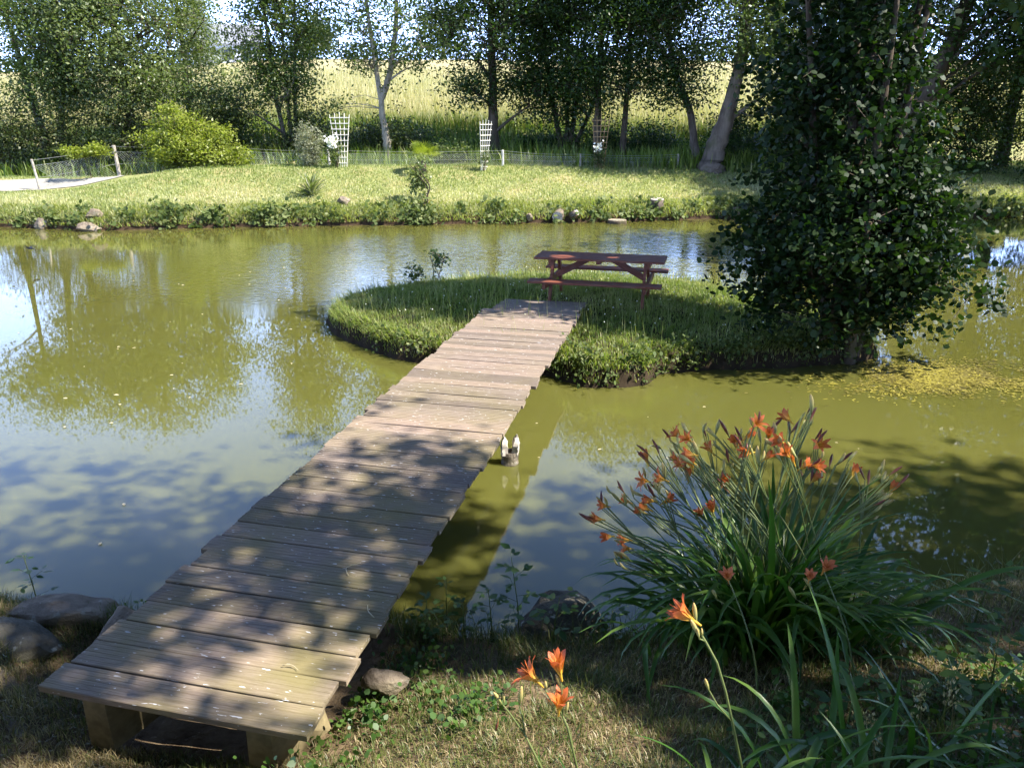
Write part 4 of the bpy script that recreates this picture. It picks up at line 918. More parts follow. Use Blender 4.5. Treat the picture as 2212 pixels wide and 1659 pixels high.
# vegetation hanging over the edge of the far bank
rng = np.random.default_rng(31)
n = 420; ex = rng.uniform(-19, 20, n); off = np.abs(rng.normal(.18, .22, n)); ey = far_edge(ex) + off - .12
keep = vnoise(ex, ex * 0, 1.9, 8) + rng.normal(0, .25, n) > -.05
ex, ey = ex[keep], ey[keep]; ez = np.maximum(ground_h(ex, ey), .05) + rng.uniform(.0, .20, len(ex))
P, N, A, LL, WW, tone, s = leafage(np.stack([ex, ey, ez], 1), 34, .15, .13, .09, rng, 'hex', .7, .7, .5)
k = P[:, 2] > .02
V, F, rn = leaf_cloud(P[k], nrm(N[k] + [[.1, -.5, 0]]), A[k], LL[k], WW[k], tone[k], s)
tag(place('bank_plants', big_mesh('bank_plants', V, [F], rn, M['ivy'])), 'broad-leaved plants and ivy hanging along the edge of the far bank', 'bank plants', kind='stuff')

# lawn and field grass
n = 120000; gx = rng.uniform(-19, 20, n); gy = far_edge(gx) + .08 + rng.random(n) ** 1.25 * 5.4
k = ~((gx < -12) & (np.abs(gy - track_c(gx) - .35) < .85)); gx, gy = gx[k], gy[k]; n = len(gx)
edge = np.exp(-(gy - far_edge(gx)) / .7)
dryness = np.clip(.5 + .42 * vnoise(gx, gy, .9, 12) + .25 * vnoise(gx, gy * 2, 2.7, 13) - .42 * sstep(2.2, 4.0, gy - far_edge(gx)) + .25 * np.exp(-((gy - far_edge(gx) - 1.3) / .8) ** 2), 0, 1)
tone = np.clip(dryness * .72 + rng.normal(.08, .16, n), 0, 1)
V, F, rn = blades(np.stack([gx, gy, ground_h(gx, gy) - .01], 1), rng.uniform(.05, .11, n) + .16 * edge * rng.random(n), rng.uniform(.014, .026, n), rng.uniform(.1, .75, n), rng, rnd=tone)
n = 26000; ax = rng.uniform(-19, 20, n); ay = far_edge(ax) + rng.uniform(-.02, .75, n)     # long grass hanging over the edge
V2, F2, rn2 = blades(np.stack([ax, ay, np.maximum(ground_h(ax, ay), .10)], 1), rng.uniform(.12, .38, n) * (.55 + .45 * np.clip(vnoise(ax, ay, 2.2, 14), -1, 1)), rng.uniform(.015, .03, n), rng.uniform(.3, 1.25, n), rng, az=rng.normal(-np.pi / 2, .9, n), rnd=np.clip(rng.normal(.45, .25, n), 0, 1))
o1 = len(V); V = np.concatenate([V, V2]); F = F + [f + o1 for f in F2]; rn = np.concatenate([rn, rn2])
tag(place('lawn_grass', big_mesh('lawn_grass', V, F, rn, M['lawn'])), 'short sunlit partly dried grass of the far lawn', 'grass', kind='stuff')
n = 100000; gy = 36.0 + rng.random(n) ** 1.7 * 45; gx = rng.uniform(-.72, .62, n) * gy
V, F, rn = blades(np.stack([gx, gy, ground_h(gx, gy) - .02], 1), rng.uniform(.35, .75, n), rng.uniform(.015, .032, n), rng.uniform(.05, .5, n), rng, rnd=np.clip(rng.normal(.58, .2, n) - .5 * sstep(41, 36, gy), 0, 1))
tag(place('hay_grass', big_mesh('hay_grass', V, F, rn, M['hay'])), 'tall ripe golden grass of the sloping hay field', 'grass', kind='stuff')
n = 20000; gx = rng.uniform(-19, 16, n); gy = rng.uniform(29.0, 37.0, n)
V, F, rn = blades(np.stack([gx, gy, ground_h(gx, gy) - .02], 1), rng.uniform(.25, .75, n), rng.uniform(.03, .055, n), rng.uniform(.1, .7, n), rng, rnd=np.clip(rng.normal(.35, .2, n), 0, 1))
tag(place('verge_grass', big_mesh('verge_grass', V, F, rn, M['igrass'])), 'tall rough grass and nettles behind the wire fence', 'grass', kind='stuff')

# island grass
def isl_pts(n, lo, hi, rng):
    x = rng.uniform(-3.1, 5.2, n * 3); y = rng.uniform(8.7, 15, n * 3); d = isl_d(x, y); k = (d > lo) & (d < hi)
    return x[k][:n], y[k][:n], d[k][:n]
x, y, d = isl_pts(85000, .02, 9, rng)
tone = np.clip(.50 + .20 * vnoise(x, y, 1.6, 21) + rng.normal(0, .17, len(x)) + .18 * np.exp(-d / .5), 0, 1)
tuft = np.clip(vnoise(x, y, 4.7, 22) + .5 * vnoise(x, y, 11., 23), 0, 1.3); hh = rng.uniform(.04, .085, len(x)) + .10 * tuft * rng.random(len(x)); worn = np.exp(-((x - .75) ** 2 + (y - 11.75) ** 2) / .35); hh = hh * (1 - .6 * worn); tone = np.clip(tone + .25 * worn + .22 * (vnoise(x, y, 3.4, 24) > .55), 0, 1)
V, F, rn = blades(np.stack([x, y, island_h(x, y) - .01], 1), hh, rng.uniform(.006, .011, len(x)), rng.uniform(.15, .9, len(x)), rng, rnd=tone)
x, y, d = isl_pts(17000, .05, .26, rng); k = vnoise(x, y, 5.3, 25) + rng.normal(0, .3, len(x)) > -.45; x, y, d = x[k], y[k], d[k]   # fringe hanging over the edge
cen = np.array([1.0, 12.0]); az = np.arctan2(y - cen[1], x - cen[0]) + rng.normal(0, .5, len(x))
V2, F2, rn2 = blades(np.stack([x, y, np.maximum(island_h(x, y), .14)], 1), rng.uniform(.09, .27, len(x)), rng.uniform(.007, .013, len(x)), rng.uniform(.7, 1.35, len(x)), rng, az=az, rnd=np.clip(rng.normal(.55, .22, len(x)), 0, 1))
x, y, d = isl_pts(900, .1, 9, rng)        # tall seed stalks
V3, F3, rn3 = blades(np.stack([x, y, island_h(x, y)], 1), rng.uniform(.25, .45, len(x)), rng.uniform(.004, .008, len(x)), rng.uniform(.05, .4, len(x)), rng, rnd=rng.uniform(.6, 1, len(x)))
o1 = len(V); o2 = o1 + len(V2)
tag(place('island_grass', big_mesh('island_grass', np.concatenate([V, V2, V3]), F + [f + o1 for f in F2] + [f + o2 for f in F3], np.concatenate([rn, rn2, rn3]), M['igrass'])), 'long green grass covering the island and hanging over its bank', 'grass', kind='stuff')
# clover heads in the island grass
x, y, d = isl_pts(170, .3, 9, rng)
P = np.stack([x, y, island_h(x, y) + rng.uniform(.10, .2, len(x))], 1)
V, F, rn = leaf_cloud(np.repeat(P, 3, 0), nrm(rng.normal(size=(len(P) * 3, 3))), rng.normal(size=(len(P) * 3, 3)), .020 * np.ones(len(P) * 3), .020 * np.ones(len(P) * 3), rng.random(len(P) * 3), 'hex')
tag(place('clover_flowers', big_mesh('clover_flowers', V, [F], rn, M['blossom'])), 'tiny white clover heads dotted through the island grass', 'clover', kind='stuff')
# leafy plants on the island bank by the bridge
x, y, d = isl_pts(1500, -.01, .20, rng); k = ((x > .2) & (x < 4.6) & (y < 10.4)) | ((x < -.8) & (y < 11) & (rng.random(len(x)) < .35)); x, y = x[k], y[k]
P, N, A, LL, WW, tone, s = leafage(np.stack([x, y, np.maximum(island_h(x, y), .06) + rng.uniform(0, .16, len(x))], 1), 26, .08, .055, .035, rng, 'hex', .8, .7, .5)
k = P[:, 2] > .02
V, F, rn = leaf_cloud(P[k], N[k], A[k], LL[k], WW[k], tone[k], s)
tag(place('island_bank_plants', big_mesh('island_bank_plants', V, [F], rn, M['ivy'])), 'small leafy plants on the steep front bank of the island', 'bank plants', kind='stuff')
for k, (x, y, h, lb) in enumerate([(-1.30, 14.0, .62, 'dark leafy weed standing on the back edge of the island'), (-1.75, 13.75, .40, 'small weed on the back edge of the island left of the taller one')]):
    z = ipt(x, y)
    shrub('weed_plant', lb, x, y, [(x, y, z + h * .55, .15, .12, h * .45)], 14, 12, .06, .075, .04, 'dark', 620 + k, 'weeds on the back edge of the island', stems=3, zb=z)

# ------------------------------------------------------------------ rocks
def rock(label, loc, size, seed, mk='rock', rot=0.0, cuts=13, name='rock', group=None, sub=4):
    bm = bmesh.new(); bmesh.ops.create_icosphere(bm, subdivisions=sub, radius=1.0)
    r = random.Random(seed)
    pl = [(Vector((r.gauss(0, 1), r.gauss(0, 1), r.gauss(0, .8))).normalized(), r.uniform(.50, .80)) for _ in range(cuts)]
    for v in bm.verts:
        p = v.co.copy()
        for nn, dd in pl:
            e = p.dot(nn) - dd
            if e > 0: p -= nn * e * .9
        p *= 1 + .10 * mnoise.noise(p * 2.2 + Vector((seed, 0, 0))) + .04 * mnoise.noise(p * 6 + Vector((0, seed, 0)))
        v.co = Vector((p.x * size[0], p.y * size[1], p.z * size[2]))
    me = bpy.data.meshes.new(name); bm.to_mesh(me); bm.free(); me.materials.append(M[mk]); me.shade_flat()
    o = place(name, me, None, loc, (0, 0, rot)); return tag(o, label, 'rock', group)
GR = 'rocks at the near end of the footbridge'
rock('sunlit pale flat rock at the water edge left of the footbridge', (-2.82, 4.26, .07), (.42, .28, .17), 1, 'rock_pale', .1, group=GR)
rock('dark lichen-spotted rock in front of the sunlit flat rock', (-2.98, 3.94, .08), (.44, .24, .17), 2, 'rock_dark', -.2, group=GR, cuts=16)
rock('brown flat rock at the left edge below the dark rock', (-3.0, 3.58, .08), (.46, .25, .15), 3, 'rock', .1, group=GR)
rock('pale upright rock against the left side of the footbridge', (-2.34, 3.92, .12), (.20, .28, .22), 4, 'rock_pale', .5, group=GR)
rock('large smooth rock beside the front left corner of the footbridge', (-2.60, 3.14, .08), (.42, .32, .18), 5, 'rock_pale', .3, group=GR)
rock('small stone wedged between the pale rock and the bridge', (-2.12, 4.45, .10), (.16, .14, .14), 6, 'rock', .3, group=GR)
rock('mossy boulder at the water edge behind the small elder seedling', (.30, 4.22, .02), (.42, .26, .26), 7, 'rock_dark', .1)
rock('squared stone block in the grass right of the footbridge', (-.66, 3.42, .28), (.13, .09, .09), 8, 'rock', .1, cuts=10)
rock('flat grey stone beside the footbridge on the island', (.92, 10.55, .34), (.22, .16, .07), 9, 'rock_dark', .2)
GF = 'stones along the far bank'
def fx(x, dy=0.): return float(far_edge(np.array(x))) + dy
rock('rounded pink-grey stone at the waterline at the far left', (-13.6, fx(-13.6, -.02), .10), (.30, .2, .22), 11, 'rock_pale', 0, group=GF)
rock('long pale stone at the waterline under the hollow of the far bank', (-12.0, fx(-12, -.04), .08), (.46, .22, .17), 12, 'rock_pale', .1, group=GF)
rock('dark rock in the hollow above the long pale stone', (-11.9, fx(-11.9, .25), .42), (.34, .2, .18), 13, 'rock', .1, group=GF)
rock('white-topped stone right of the yucca', (-5.1, fx(-5.1, .75), .66), (.24, .18, .16), 14, 'rock_pale', .1, group=GF)
rock('small pale stone at the water edge right of the bank sapling', (.55, fx(.55, .0), .16), (.15, .1, .13), 15, 'rock_pale', .1, group=GF)
rock('pale stone at the water edge left of the alder', (7.1, fx(7.1, .0), .18), (.20, .14, .22), 16, 'rock_pale', .1, group=GF)

def log(label, name, path, r, mk, mk_end, group=None):
    root = empty(name, path[0]); tag(root, label, 'log' if name == 'cut_log' else 'stump', group); b = Vector(path[0])
    pts = [Vector(p) - b for p in path]
    g = Geo(); g.tube(pts, [r * 1.12] + [r] * (len(pts) - 1), 12); g.build('log_body', M[mk], root, True)
    e = pts[-1]; d = (pts[-1] - pts[-2]).normalized()
    g = Geo(); g.tube([e - d * .005, e + d * .012], r * .93, 12); g.build('cut_face', M[mk_end], root)
log('short cut log lying at the edge of the far bank, left of its pair', 'cut_log', [(1.55, fx(1.55, .35), .26), (1.40, fx(1.4, -.05), .20), (1.38, fx(1.38, -.18), .19)], .17, 'bark_grey', 'bleached', 'cut logs on the far bank')
log('short cut log tilted upward at the edge of the far bank, right of its pair', 'cut_log', [(1.72, fx(1.7, .3), .12), (1.88, fx(1.9, -.05), .25), (1.96, fx(1.96, -.12), .32)], .11, 'bark_grey', 'bleached', 'cut logs on the far bank')
log('sawn tree stump with a pale top on the far bank', 'tree_stump', [(4.55, fx(4.5, .3), .1), (4.55, fx(4.5, .28), .45), (4.55, fx(4.5, .26), .62)], .22, 'bark_grey', 'bleached')
log('low dark half-sunken stump at the far waterline', 'tree_stump', [(3.2, fx(3.2, -.35), -.2), (3.2, fx(3.2, -.35), .05), (3.2, fx(3.2, -.35), .09)], .30, 'bark', 'old_wood')

# forked rotten post in the water beside the bridge
st = empty('rotten_post', (-.02, 6.8, 0)); tag(st, 'rotten forked post stub sticking out of the water beside the footbridge', 'post')
bm = bmesh.new(); seg = 18; rings = [(-.4, .085), (0, .083), (.04, .076), (.09, .080), (.12, .072)]
vs = []
for z, r in rings:
    vs.append([bm.verts.new((r * math.cos(t) * (1 + .14 * mnoise.noise(Vector((math.cos(t) * 2, math.sin(t) * 2, z * 6)))), r * math.sin(t), z)) for t in [2 * math.pi * k / seg for k in range(seg)]])
for i in range(len(rings) - 1):
    for k in range(seg): bm.faces.new((vs[i][k], vs[i][(k + 1) % seg], vs[i + 1][(k + 1) % seg], vs[i + 1][k]))
bm.faces.new(vs[-1])
me = bpy.data.meshes.new('post_base'); bm.to_mesh(me); bm.free(); me.materials.append(M['rotten']); place('post_base', me, st)
for sx, h, lean in ((-1, .165, -.010), (1, .18, .016)):
    g = Geo(); n_ = 7; vv = []; r_ = random.Random(sx + 5)
    for i in range(n_ + 1):
        s = i / n_; w = .074 * (1 - .10 * s) if s < .55 else .074 * .95 * (1 - ((s - .55) / .47) ** 1.6); x0 = sx * .046 + lean * s
        for (ax, ay) in ((-.42, -.75), (.30, -.85), (.52, .1), (.30, .8), (-.42, .6)): vv.append((x0 + ax * w * sx + r_.uniform(-.005, .005), ay * w + .010 * math.sin(5 * s + sx), .10 + s * h * (1 + .12 * ay)))
    ff = [(i * 5 + k, i * 5 + (k + 1) % 5, i * 5 + 5 + (k + 1) % 5, i * 5 + 5 + k) for i in range(n_) for k in range(5)] + [tuple(range(n_ * 5, n_ * 5 + 5))]
    g.add([Vector(v) for v in vv], ff); g.build('prong', M['bleached'], st)
g = Geo(); g.tube([(-.05, -.02, .10), (-.10, -.03, .22), (-.15, -.04, .33)], .004, 4)
for (x, z) in ((-.125, .16), (-.13, .27), (-.16, .30), (-.165, .345)): g.add([(x, -.03, z), (x + .02, -.04, z + .02), (x + .005, -.05, z + .045), (x - .02, -.04, z + .02)], [(0, 1, 2, 3)])
g.build('sprig', M['lime'], st)

# ------------------------------------------------------------------ daylilies
def petal_flower(mk, seed, open_=1.0):
    g = Geo(); r = random.Random(seed)
    for k in range(6):
        az = k * math.pi / 3 + r.uniform(-.08, .08); wide = .040 if k % 2 == 0 else .027; ln = r.uniform(.95, 1.08); cur = open_ * r.uniform(.85, 1.15)
        n_ = 6; vs = []; av = []
        for i in range(n_ + 1):
            s = i / n_
            rad = .005 + .010 * s + .052 * cur * s ** 2.4; z = (.085 * s - .022 * cur * s ** 4) * ln
            w = wide * max(.05, math.sin(math.pi * min(1, .10 + .9 * s)) ** .7) * (.35 + .65 * min(1, s * 1.8))
            c = Vector((math.cos(az), math.sin(az), 0)); t = Vector((-math.sin(az), math.cos(az), 0))
            wob = .003 * math.sin(9 * s + seed)
            vs += [c * (rad + .004) - t * w / 2 + Vector((0, 0, z + .004 * s + wob)), c * rad + Vector((0, 0, z)), c * (rad + .004) + t * w / 2 + Vector((0, 0, z + .004 * s - wob))]; av += [max(0, s * 1.15 - .1)] * 3
        fs = []
        for i in range(n_): b = i * 3; fs += [(b, b + 1, b + 4, b + 3), (b + 1, b + 2, b + 5, b + 4)]
        g.add(vs, fs, av)
        a2 = az + .5
        g.tube([(0, 0, .01), (math.cos(a2) * .012, math.sin(a2) * .012, .06), (math.cos(a2) * .024, math.sin(a2) * .024, .085)], .0012, 3, False, a=[.2, .5, .9])
    g.tube([(0, 0, -.035), (0, 0, -.012), (0, 0, .012)], [.004, .006, .0075], 6, False, a=[0, 0, .05])
    return g.mesh('flower', M[mk], True)
def bud_mesh(mk, L, r, seed):
    g = Geo(); n_ = 7; rr = random.Random(seed); bend = rr.uniform(-.006, .006)
    g.tube([(bend * math.sin(math.pi * i / n_), 0, L * i / n_) for i in range(n_ + 1)], [r * max(.12, math.sin(math.pi * (.06 + .90 * (i / n_))) ** .8) * (.6 + .4 * i / n_) for i in range(n_ + 1)], 7, True, a=[i / n_ for i in range(n_ + 1)])
    return g.mesh('bud', M[mk], True)
FLW = [petal_flower('petal', s, o) for s, o in ((1, 1.0), (2, .7), (3, 1.2), (4, .4))]
FLP = [petal_flower('petal_p', s, o) for s, o in ((5, .6), (6, .5))]
BUD = [bud_mesh('bud', .055, .0075, 1), bud_mesh('bud', .042, .006, 2), bud_mesh('bud', .07, .009, 3), bud_mesh('bud', .03, .005, 4)]
WIL = [bud_mesh('wilt', .075, .007, 5), bud_mesh('wilt', .06, .006, 6)]

def stalk(parent, base, tip, heads, seed, r0=.0058, sag=.06):
    """one flower stalk; heads = list of (kind, offset from tip, aim)"""
    rr = random.Random(seed); b = Vector(base); t = Vector(tip); o = Vector(parent.location)
    d = t - b; bow = Vector((-d.x, -d.y, 0)) * .18 + Vector((rr.uniform(-.03, .03), rr.uniform(-.03, .03), 0))
    pts = []
    for i in range(9):
        s = i / 8; p = b + d * s + bow * math.sin(math.pi * s) * .8; pts.append(p - o)
    g = Geo(); g.tube(pts, [r0 * (1 - .5 * i / 8) for i in range(9)], 5, False, a=[.3 + .5 * i / 8 for i in range(9)])
    for (_, off, aim) in heads:
        q = t + Vector(off) - o; g.tube([pts[6], (pts[6] + q) / 2 + Vector((0, 0, .004)), q], r0 * .5, 4, False, a=[.5, .6, .7])
    me = g.mesh('flower_stalk', M['scape'], True); so = place('flower_stalk', me, parent)
    for (mesh, off, aim) in heads:
        q = t + Vector(off) - o; a = Vector(aim).normalized()
        h = place(mesh.name.split('.')[0], mesh, so, q); h.rotation_euler = (a.to_track_quat('Z', 'Y') @ Matrix.Rotation(rr.uniform(0, 6.28), 3, 'Z').to_quaternion()).to_euler()
        sc_ = rr.uniform(.66, .88) if mesh.name.startswith('flower') else rr.uniform(1.25, 1.7); h.scale = (sc_, sc_, sc_)
    return so

OPEN = [(1.28, 3.87, 1.63), (0.93, 4.02, 1.49), (0.96, 3.93, 1.51), (1.25, 4.05, 1.45), (1.43, 4.06, 1.47), (1.4, 3.78, 1.57), (1.44, 3.76, 1.49), (1.76, 4.17, 1.37), (1.28, 3.88, 1.46), (0.97, 3.87, 1.45), (0.98, 4.25, 1.23), (1.0, 3.99, 1.34), (0.99, 4.17, 1.23), (0.85, 3.99, 1.23), (0.77, 4.07, 1.18), (1.6, 3.83, 1.4), (1.71, 4.07, 1.18), (1.18, 4.18, 1.11), (0.8, 4.01, 1.08), (0.8, 4.12, 0.96), (0.55, 4.09, 1.0), (0.48, 3.78, 1.09), (0.69, 4.13, 0.74), (0.69, 4.05, 0.73), (1.11, 3.9, 1.07), (1.32, 3.77, 1.47), (0.69, 4.18, 0.98)]
BUDS = [(1.58, 4.01, 1.63), (1.7, 4.15, 1.58), (1.61, 4.23, 1.45), (1.2, 4.14, 1.42), (1.14, 4.26, 1.41), (1.78, 3.97, 1.34), (1.96, 4.19, 1.24), (1.96, 3.99, 1.2), (2.18, 4.26, 1.13), (2.24, 4.23, 1.11), (1.93, 3.8, 1.21), (1.97, 3.82, 1.13), (1.18, 3.87, 1.37), (1.37, 4.28, 1.26), (1.61, 3.99, 1.29), (0.82, 4.09, 1.34), (0.64, 3.92, 0.71), (0.62, 4.03, 1.11), (0.85, 3.96, 1.14), (1.2, 3.94, 1.24)]
LC = (1.42, 3.72)
lily = empty('daylily_clump', (LC[0], LC[1], gz(*LC))); tag(lily, 'big clump of orange daylilies with arching leaves at the water edge', 'daylily')
rr = random.Random(17)
def lily_base(rr, sx=.34, sy=.20):
    x = LC[0] + rr.gauss(0, sx * .6); y = LC[1] + rr.gauss(0, sy * .6); return (x, y, gz(x, y))
for k, tip in enumerate(OPEN + BUDS):
    tip = (tip[0], tip[1], .35 + (tip[2] - .35) * .94); b = lily_base(rr); out_ = Vector((tip[0] - b[0], tip[1] - b[1], .25)); opn = k < len(OPEN)
    heads = []
    if opn: heads.append((FLW[rr.choice((0, 1, 2, 3, 3, 1))], (0, 0, 0), (out_.x + rr.uniform(-.3, .3), out_.y - rr.uniform(.1, .6), rr.uniform(.05, .45))))
    if k % 3 == 0: heads.append((FLW[rr.choice((1, 3, 3))], (rr.uniform(-.06, .06), rr.uniform(-.05, .05), rr.uniform(-.11, -.03)), (out_.x + rr.uniform(-.5, .5), out_.y - rr.uniform(-.2, .6), rr.uniform(.1, .6))))
    for j in range(rr.randint(3, 5) if not opn else rr.randint(2, 4)):
        m_ = BUD[rr.randrange(4)] if rr.random() < .72 else WIL[rr.randrange(2)]
        heads.append((m_, (rr.uniform(-.045, .045), rr.uniform(-.04, .04), rr.uniform(-.07, .03)), (out_.x * .7 + rr.uniform(-.4, .4), out_.y * .7 + rr.uniform(-.4, .4), rr.uniform(.3, 1.0))))
    stalk(lily, b, tip, heads, 1000 + k)
for k, tip in enumerate([(1.02, 3.22, 1.03), (1.4, 3.22, 1.03), (1.49, 3.28, 1.04)]):
    stalk(lily, (tip[0] + .12, tip[1] - .25, gz(tip[0] + .12, tip[1] - .25)), tip, [(FLP[k % 2], (0, 0, 0), (-.25 + .2 * k, -.3, .9)), (BUD[0], (-.04, .02, -.12), (-.5, 0, .8))], 1100 + k)
SL = []
for k in range(16):
    SL.append(strap_leaf_mesh('leaf', 1.0 - .021 * k + .03 * (k % 3), .022 + .0015 * (k % 5), R(3), R(28 + 9.0 * k), M['strap'], 9, .5, rn=(k * 7 % 16) / 15))
for k in range(290):
    x, y, z = lily_base(rr, .40, .24)
    a = math.atan2(y - LC[1], x - LC[0]) + rr.gauss(0, .75)
    tilt = min(1.0, math.hypot(x - LC[0], y - LC[1]) * 1.6 + abs(rr.gauss(0, .18)))
    Mx = Matrix.Rotation(a - math.pi / 2, 3, 'Z') @ Matrix.Rotation(-tilt * .42, 3, 'X') @ Matrix.Rotation(rr.uniform(-.5, .5), 3, 'Z')
    s_ = rr.uniform(.8, 1.25)
    kk = min(15, max(0, int(rr.gauss(4.5 + 9 * min(1, tilt * 1.25), 2.8))))
    place('leaf', SL[kk], lily, Vector((x, y, z - .02)) - Vector(lily.location), Mx.to_euler(), (s_ * 1.35, s_, s_ * 1.03))

# three single daylilies close to the viewer
GD = 'single daylilies close to the viewer'
def plant(label, base, seed, n_leaf, spread=.10, llen=1.0):
    root = empty('daylily', base); tag(root, label, 'daylily', GD); rr = random.Random(seed)
    for k in range(n_leaf):
        a = rr.uniform(0, 6.28); Mx = Matrix.Rotation(a, 3, 'Z') @ Matrix.Rotation(-rr.uniform(.05, .55), 3, 'X')
        s_ = rr.uniform(.6, .95) * llen
        place('leaf', SL[rr.randrange(16)], root, (rr.uniform(-spread, spread), rr.uniform(-spread, spread), -.02), Mx.to_euler(), (1.5 * s_, s_, s_))
    return root
def V3(p): return Vector(p)
def poly_stalk(root, paths, heads, r=.0055):
    o = Vector(root.location); g = Geo()
    for i, p in enumerate(paths):
        n_ = len(p); rad = r if i == 0 else r * .62
        g.tube([V3(q) - o for q in p], [rad * (1 - .35 * k / max(1, n_ - 1)) for k in range(n_)], 7, False, a=[.5 + .5 * k / max(1, n_ - 1) for k in range(n_)])
    so = place('flower_stalk', g.mesh('flower_stalk', M['scape'], True), root)
    for (m_, q, aim, s_) in heads:
        h = place(m_.name.split('.')[0], m_, so, V3(q) - o); h.rotation_euler = V3(aim).normalized().to_track_quat('Z', 'Y').to_euler(); h.scale = (s_,) * 3
zb = gz(.2, 2.1)
dA = plant('daylily stalk with only pale buds, leftmost of the three close ones', (.14, 2.12, gz(.14, 2.12)), 31, 4, .05, .55)
poly_stalk(dA, [[(.14, 2.12, zb - .02), (.103, 2.15, .968), (.043, 2.15, 1.114)], [(.043, 2.15, 1.114), (-.009, 2.15, 1.204), (-.03, 2.15, 1.236)], [(.043, 2.15, 1.114), (.035, 2.16, 1.18), (.024, 2.15, 1.236)]],
           [(BUD[2], (-.032, 2.15, 1.236), (-.5, 0, .9), .85), (BUD[0], (-.026, 2.15, 1.24), (-.1, 0, 1), .8), (BUD[2], (.024, 2.15, 1.236), (.1, 0, 1), 1.15), (WIL[1], (-.045, 2.14, 1.19), (-.2, 0, -1), .9)])
dB = plant('daylily with two open orange flowers and a closed one, middle of the three close ones', (.26, 2.12, gz(.26, 2.12)), 32, 5, .05, .55)
poly_stalk(dB, [[(.26, 2.12, zb - .02), (.225, 2.15, .968), (.189, 2.15, 1.14), (.17, 2.15, 1.191)], [(.17, 2.15, 1.191), (.125, 2.15, 1.275), (.093, 2.15, 1.323)], [(.17, 2.15, 1.191), (.165, 2.15, 1.29), (.159, 2.15, 1.354)], [(.17, 2.15, 1.191), (.158, 2.14, 1.225)]],
           [(FLW[0], (.083, 2.15, 1.333), (-.70, .22, .66), .88), (FLW[1], (.156, 2.13, 1.235), (.05, -.05, 1), .82), (FLW[3], (.158, 2.15, 1.365), (-.22, .05, 1), .92), (BUD[2], (.165, 2.15, 1.30), (-.35, 0, 1), .9), (BUD[0], (.178, 2.15, 1.20), (.2, 0, 1), .9), (BUD[1], (.115, 2.15, 1.30), (-.15, 0, 1), 1.0), (BUD[2], (.14, 2.14, 1.225), (-.5, 0, .9), .8)])
dC = plant('daylily with one bright orange flower above fat yellow buds, rightmost of the three close ones', (.83, 2.12, gz(.83, 2.12)), 33, 16, .16, .95)
poly_stalk(dC, [[(.83, 2.15, zb - .02), (.812, 2.2, .919), (.76, 2.2, 1.121), (.726, 2.2, 1.248), (.687, 2.2, 1.366), (.641, 2.2, 1.452), (.599, 2.2, 1.52)], [(.76, 2.2, 1.121), (.70, 2.19, 1.20), (.667, 2.19, 1.261)], [(.641, 2.2, 1.452), (.615, 2.19, 1.47)]],
           [(FLW[1], (.592, 2.2, 1.535), (-.80, .18, .52), .98), (BUD[2], (.606, 2.2, 1.52), (-.18, 0, 1), 1.15), (BUD[2], (.618, 2.19, 1.475), (-.45, 0, .9), 1.1), (BUD[0], (.62, 2.19, 1.465), (-.3, -.1, 1), .9), (BUD[1], (.628, 2.2, 1.47), (-.1, 0, 1), .8), (BUD[0], (.667, 2.19, 1.258), (-.35, 0, 1), 1.0)])
dD = plant('leafy daylily tuft without flowers at the bottom right of the photo', (1.15, 2.2, gz(1.15, 2.2)), 34, 22, .20, .9)

# ------------------------------------------------------------------ near bank
rng = np.random.default_rng(51)
n = 260000; x = rng.uniform(-3.8, 5.0, n); y = rng.uniform(1.2, 5.0, n); sn = near_edge(x) - y
c_, s_ = math.cos(-BA), math.sin(-BA); lx = (x + 1.59) * math.cos(BA) + (y - 2.96) * math.sin(BA); ly = -(x + 1.59) * math.sin(BA) + (y - 2.96) * math.cos(BA)
under = (np.abs(lx) < .62) & (ly > .12)
k = (sn > .03) & ~under & (rng.random(n) < .35 + .65 * (vnoise(x, y, 1.9, 31) > -.35)); x, y, sn = x[k], y[k], sn[k]; n = len(x)
dry = np.clip(.62 + .30 * vnoise(x, y, 1.7, 33) + .2 * vnoise(x, y, 5.1, 34) - .50 * sstep(.3, 1.5, x) * sstep(3.4, 2.6, y) - .2 * sstep(.35, .1, sn), 0, 1)
tone = np.clip(dry * .8 + rng.normal(.05, .24, n), 0, 1)
green = tone < .4
tuft = np.clip(vnoise(x, y, 6.3, 35) + .4 * vnoise(x, y, 14., 36), 0, 1); hh = (rng.uniform(.022, .06, n) + .06 * tuft) + np.where(green, .035, 0) * rng.random(n) + .12 * np.exp(-sn / .12) * rng.random(n)
V, F, rn = blades(np.stack([x, y, ground_h(x, y) - .006], 1), hh, rng.uniform(.0028, .0058, n), rng.uniform(.2, 1.35, n), rng, rnd=tone, bend=.3)
n = 900; x = rng.uniform(-.8, 4.2, n); y = near_edge(x) - np.abs(rng.normal(.08, .14, n))   # taller grass at the water
V2, F2, rn2 = blades(np.stack([x, y, ground_h(x, y) - .01], 1), rng.uniform(.10, .26, n), rng.uniform(.004, .007, n), rng.uniform(.1, .8, n), rng, rnd=rng.uniform(0, .6, n))
o1 = len(V)
tag(place('bank_grass', big_mesh('bank_grass', np.concatenate([V, V2]), F + [f + o1 for f in F2], np.concatenate([rn, rn2]), M['bgrass'])), 'short dry trodden grass on the near bank', 'grass', kind='stuff')
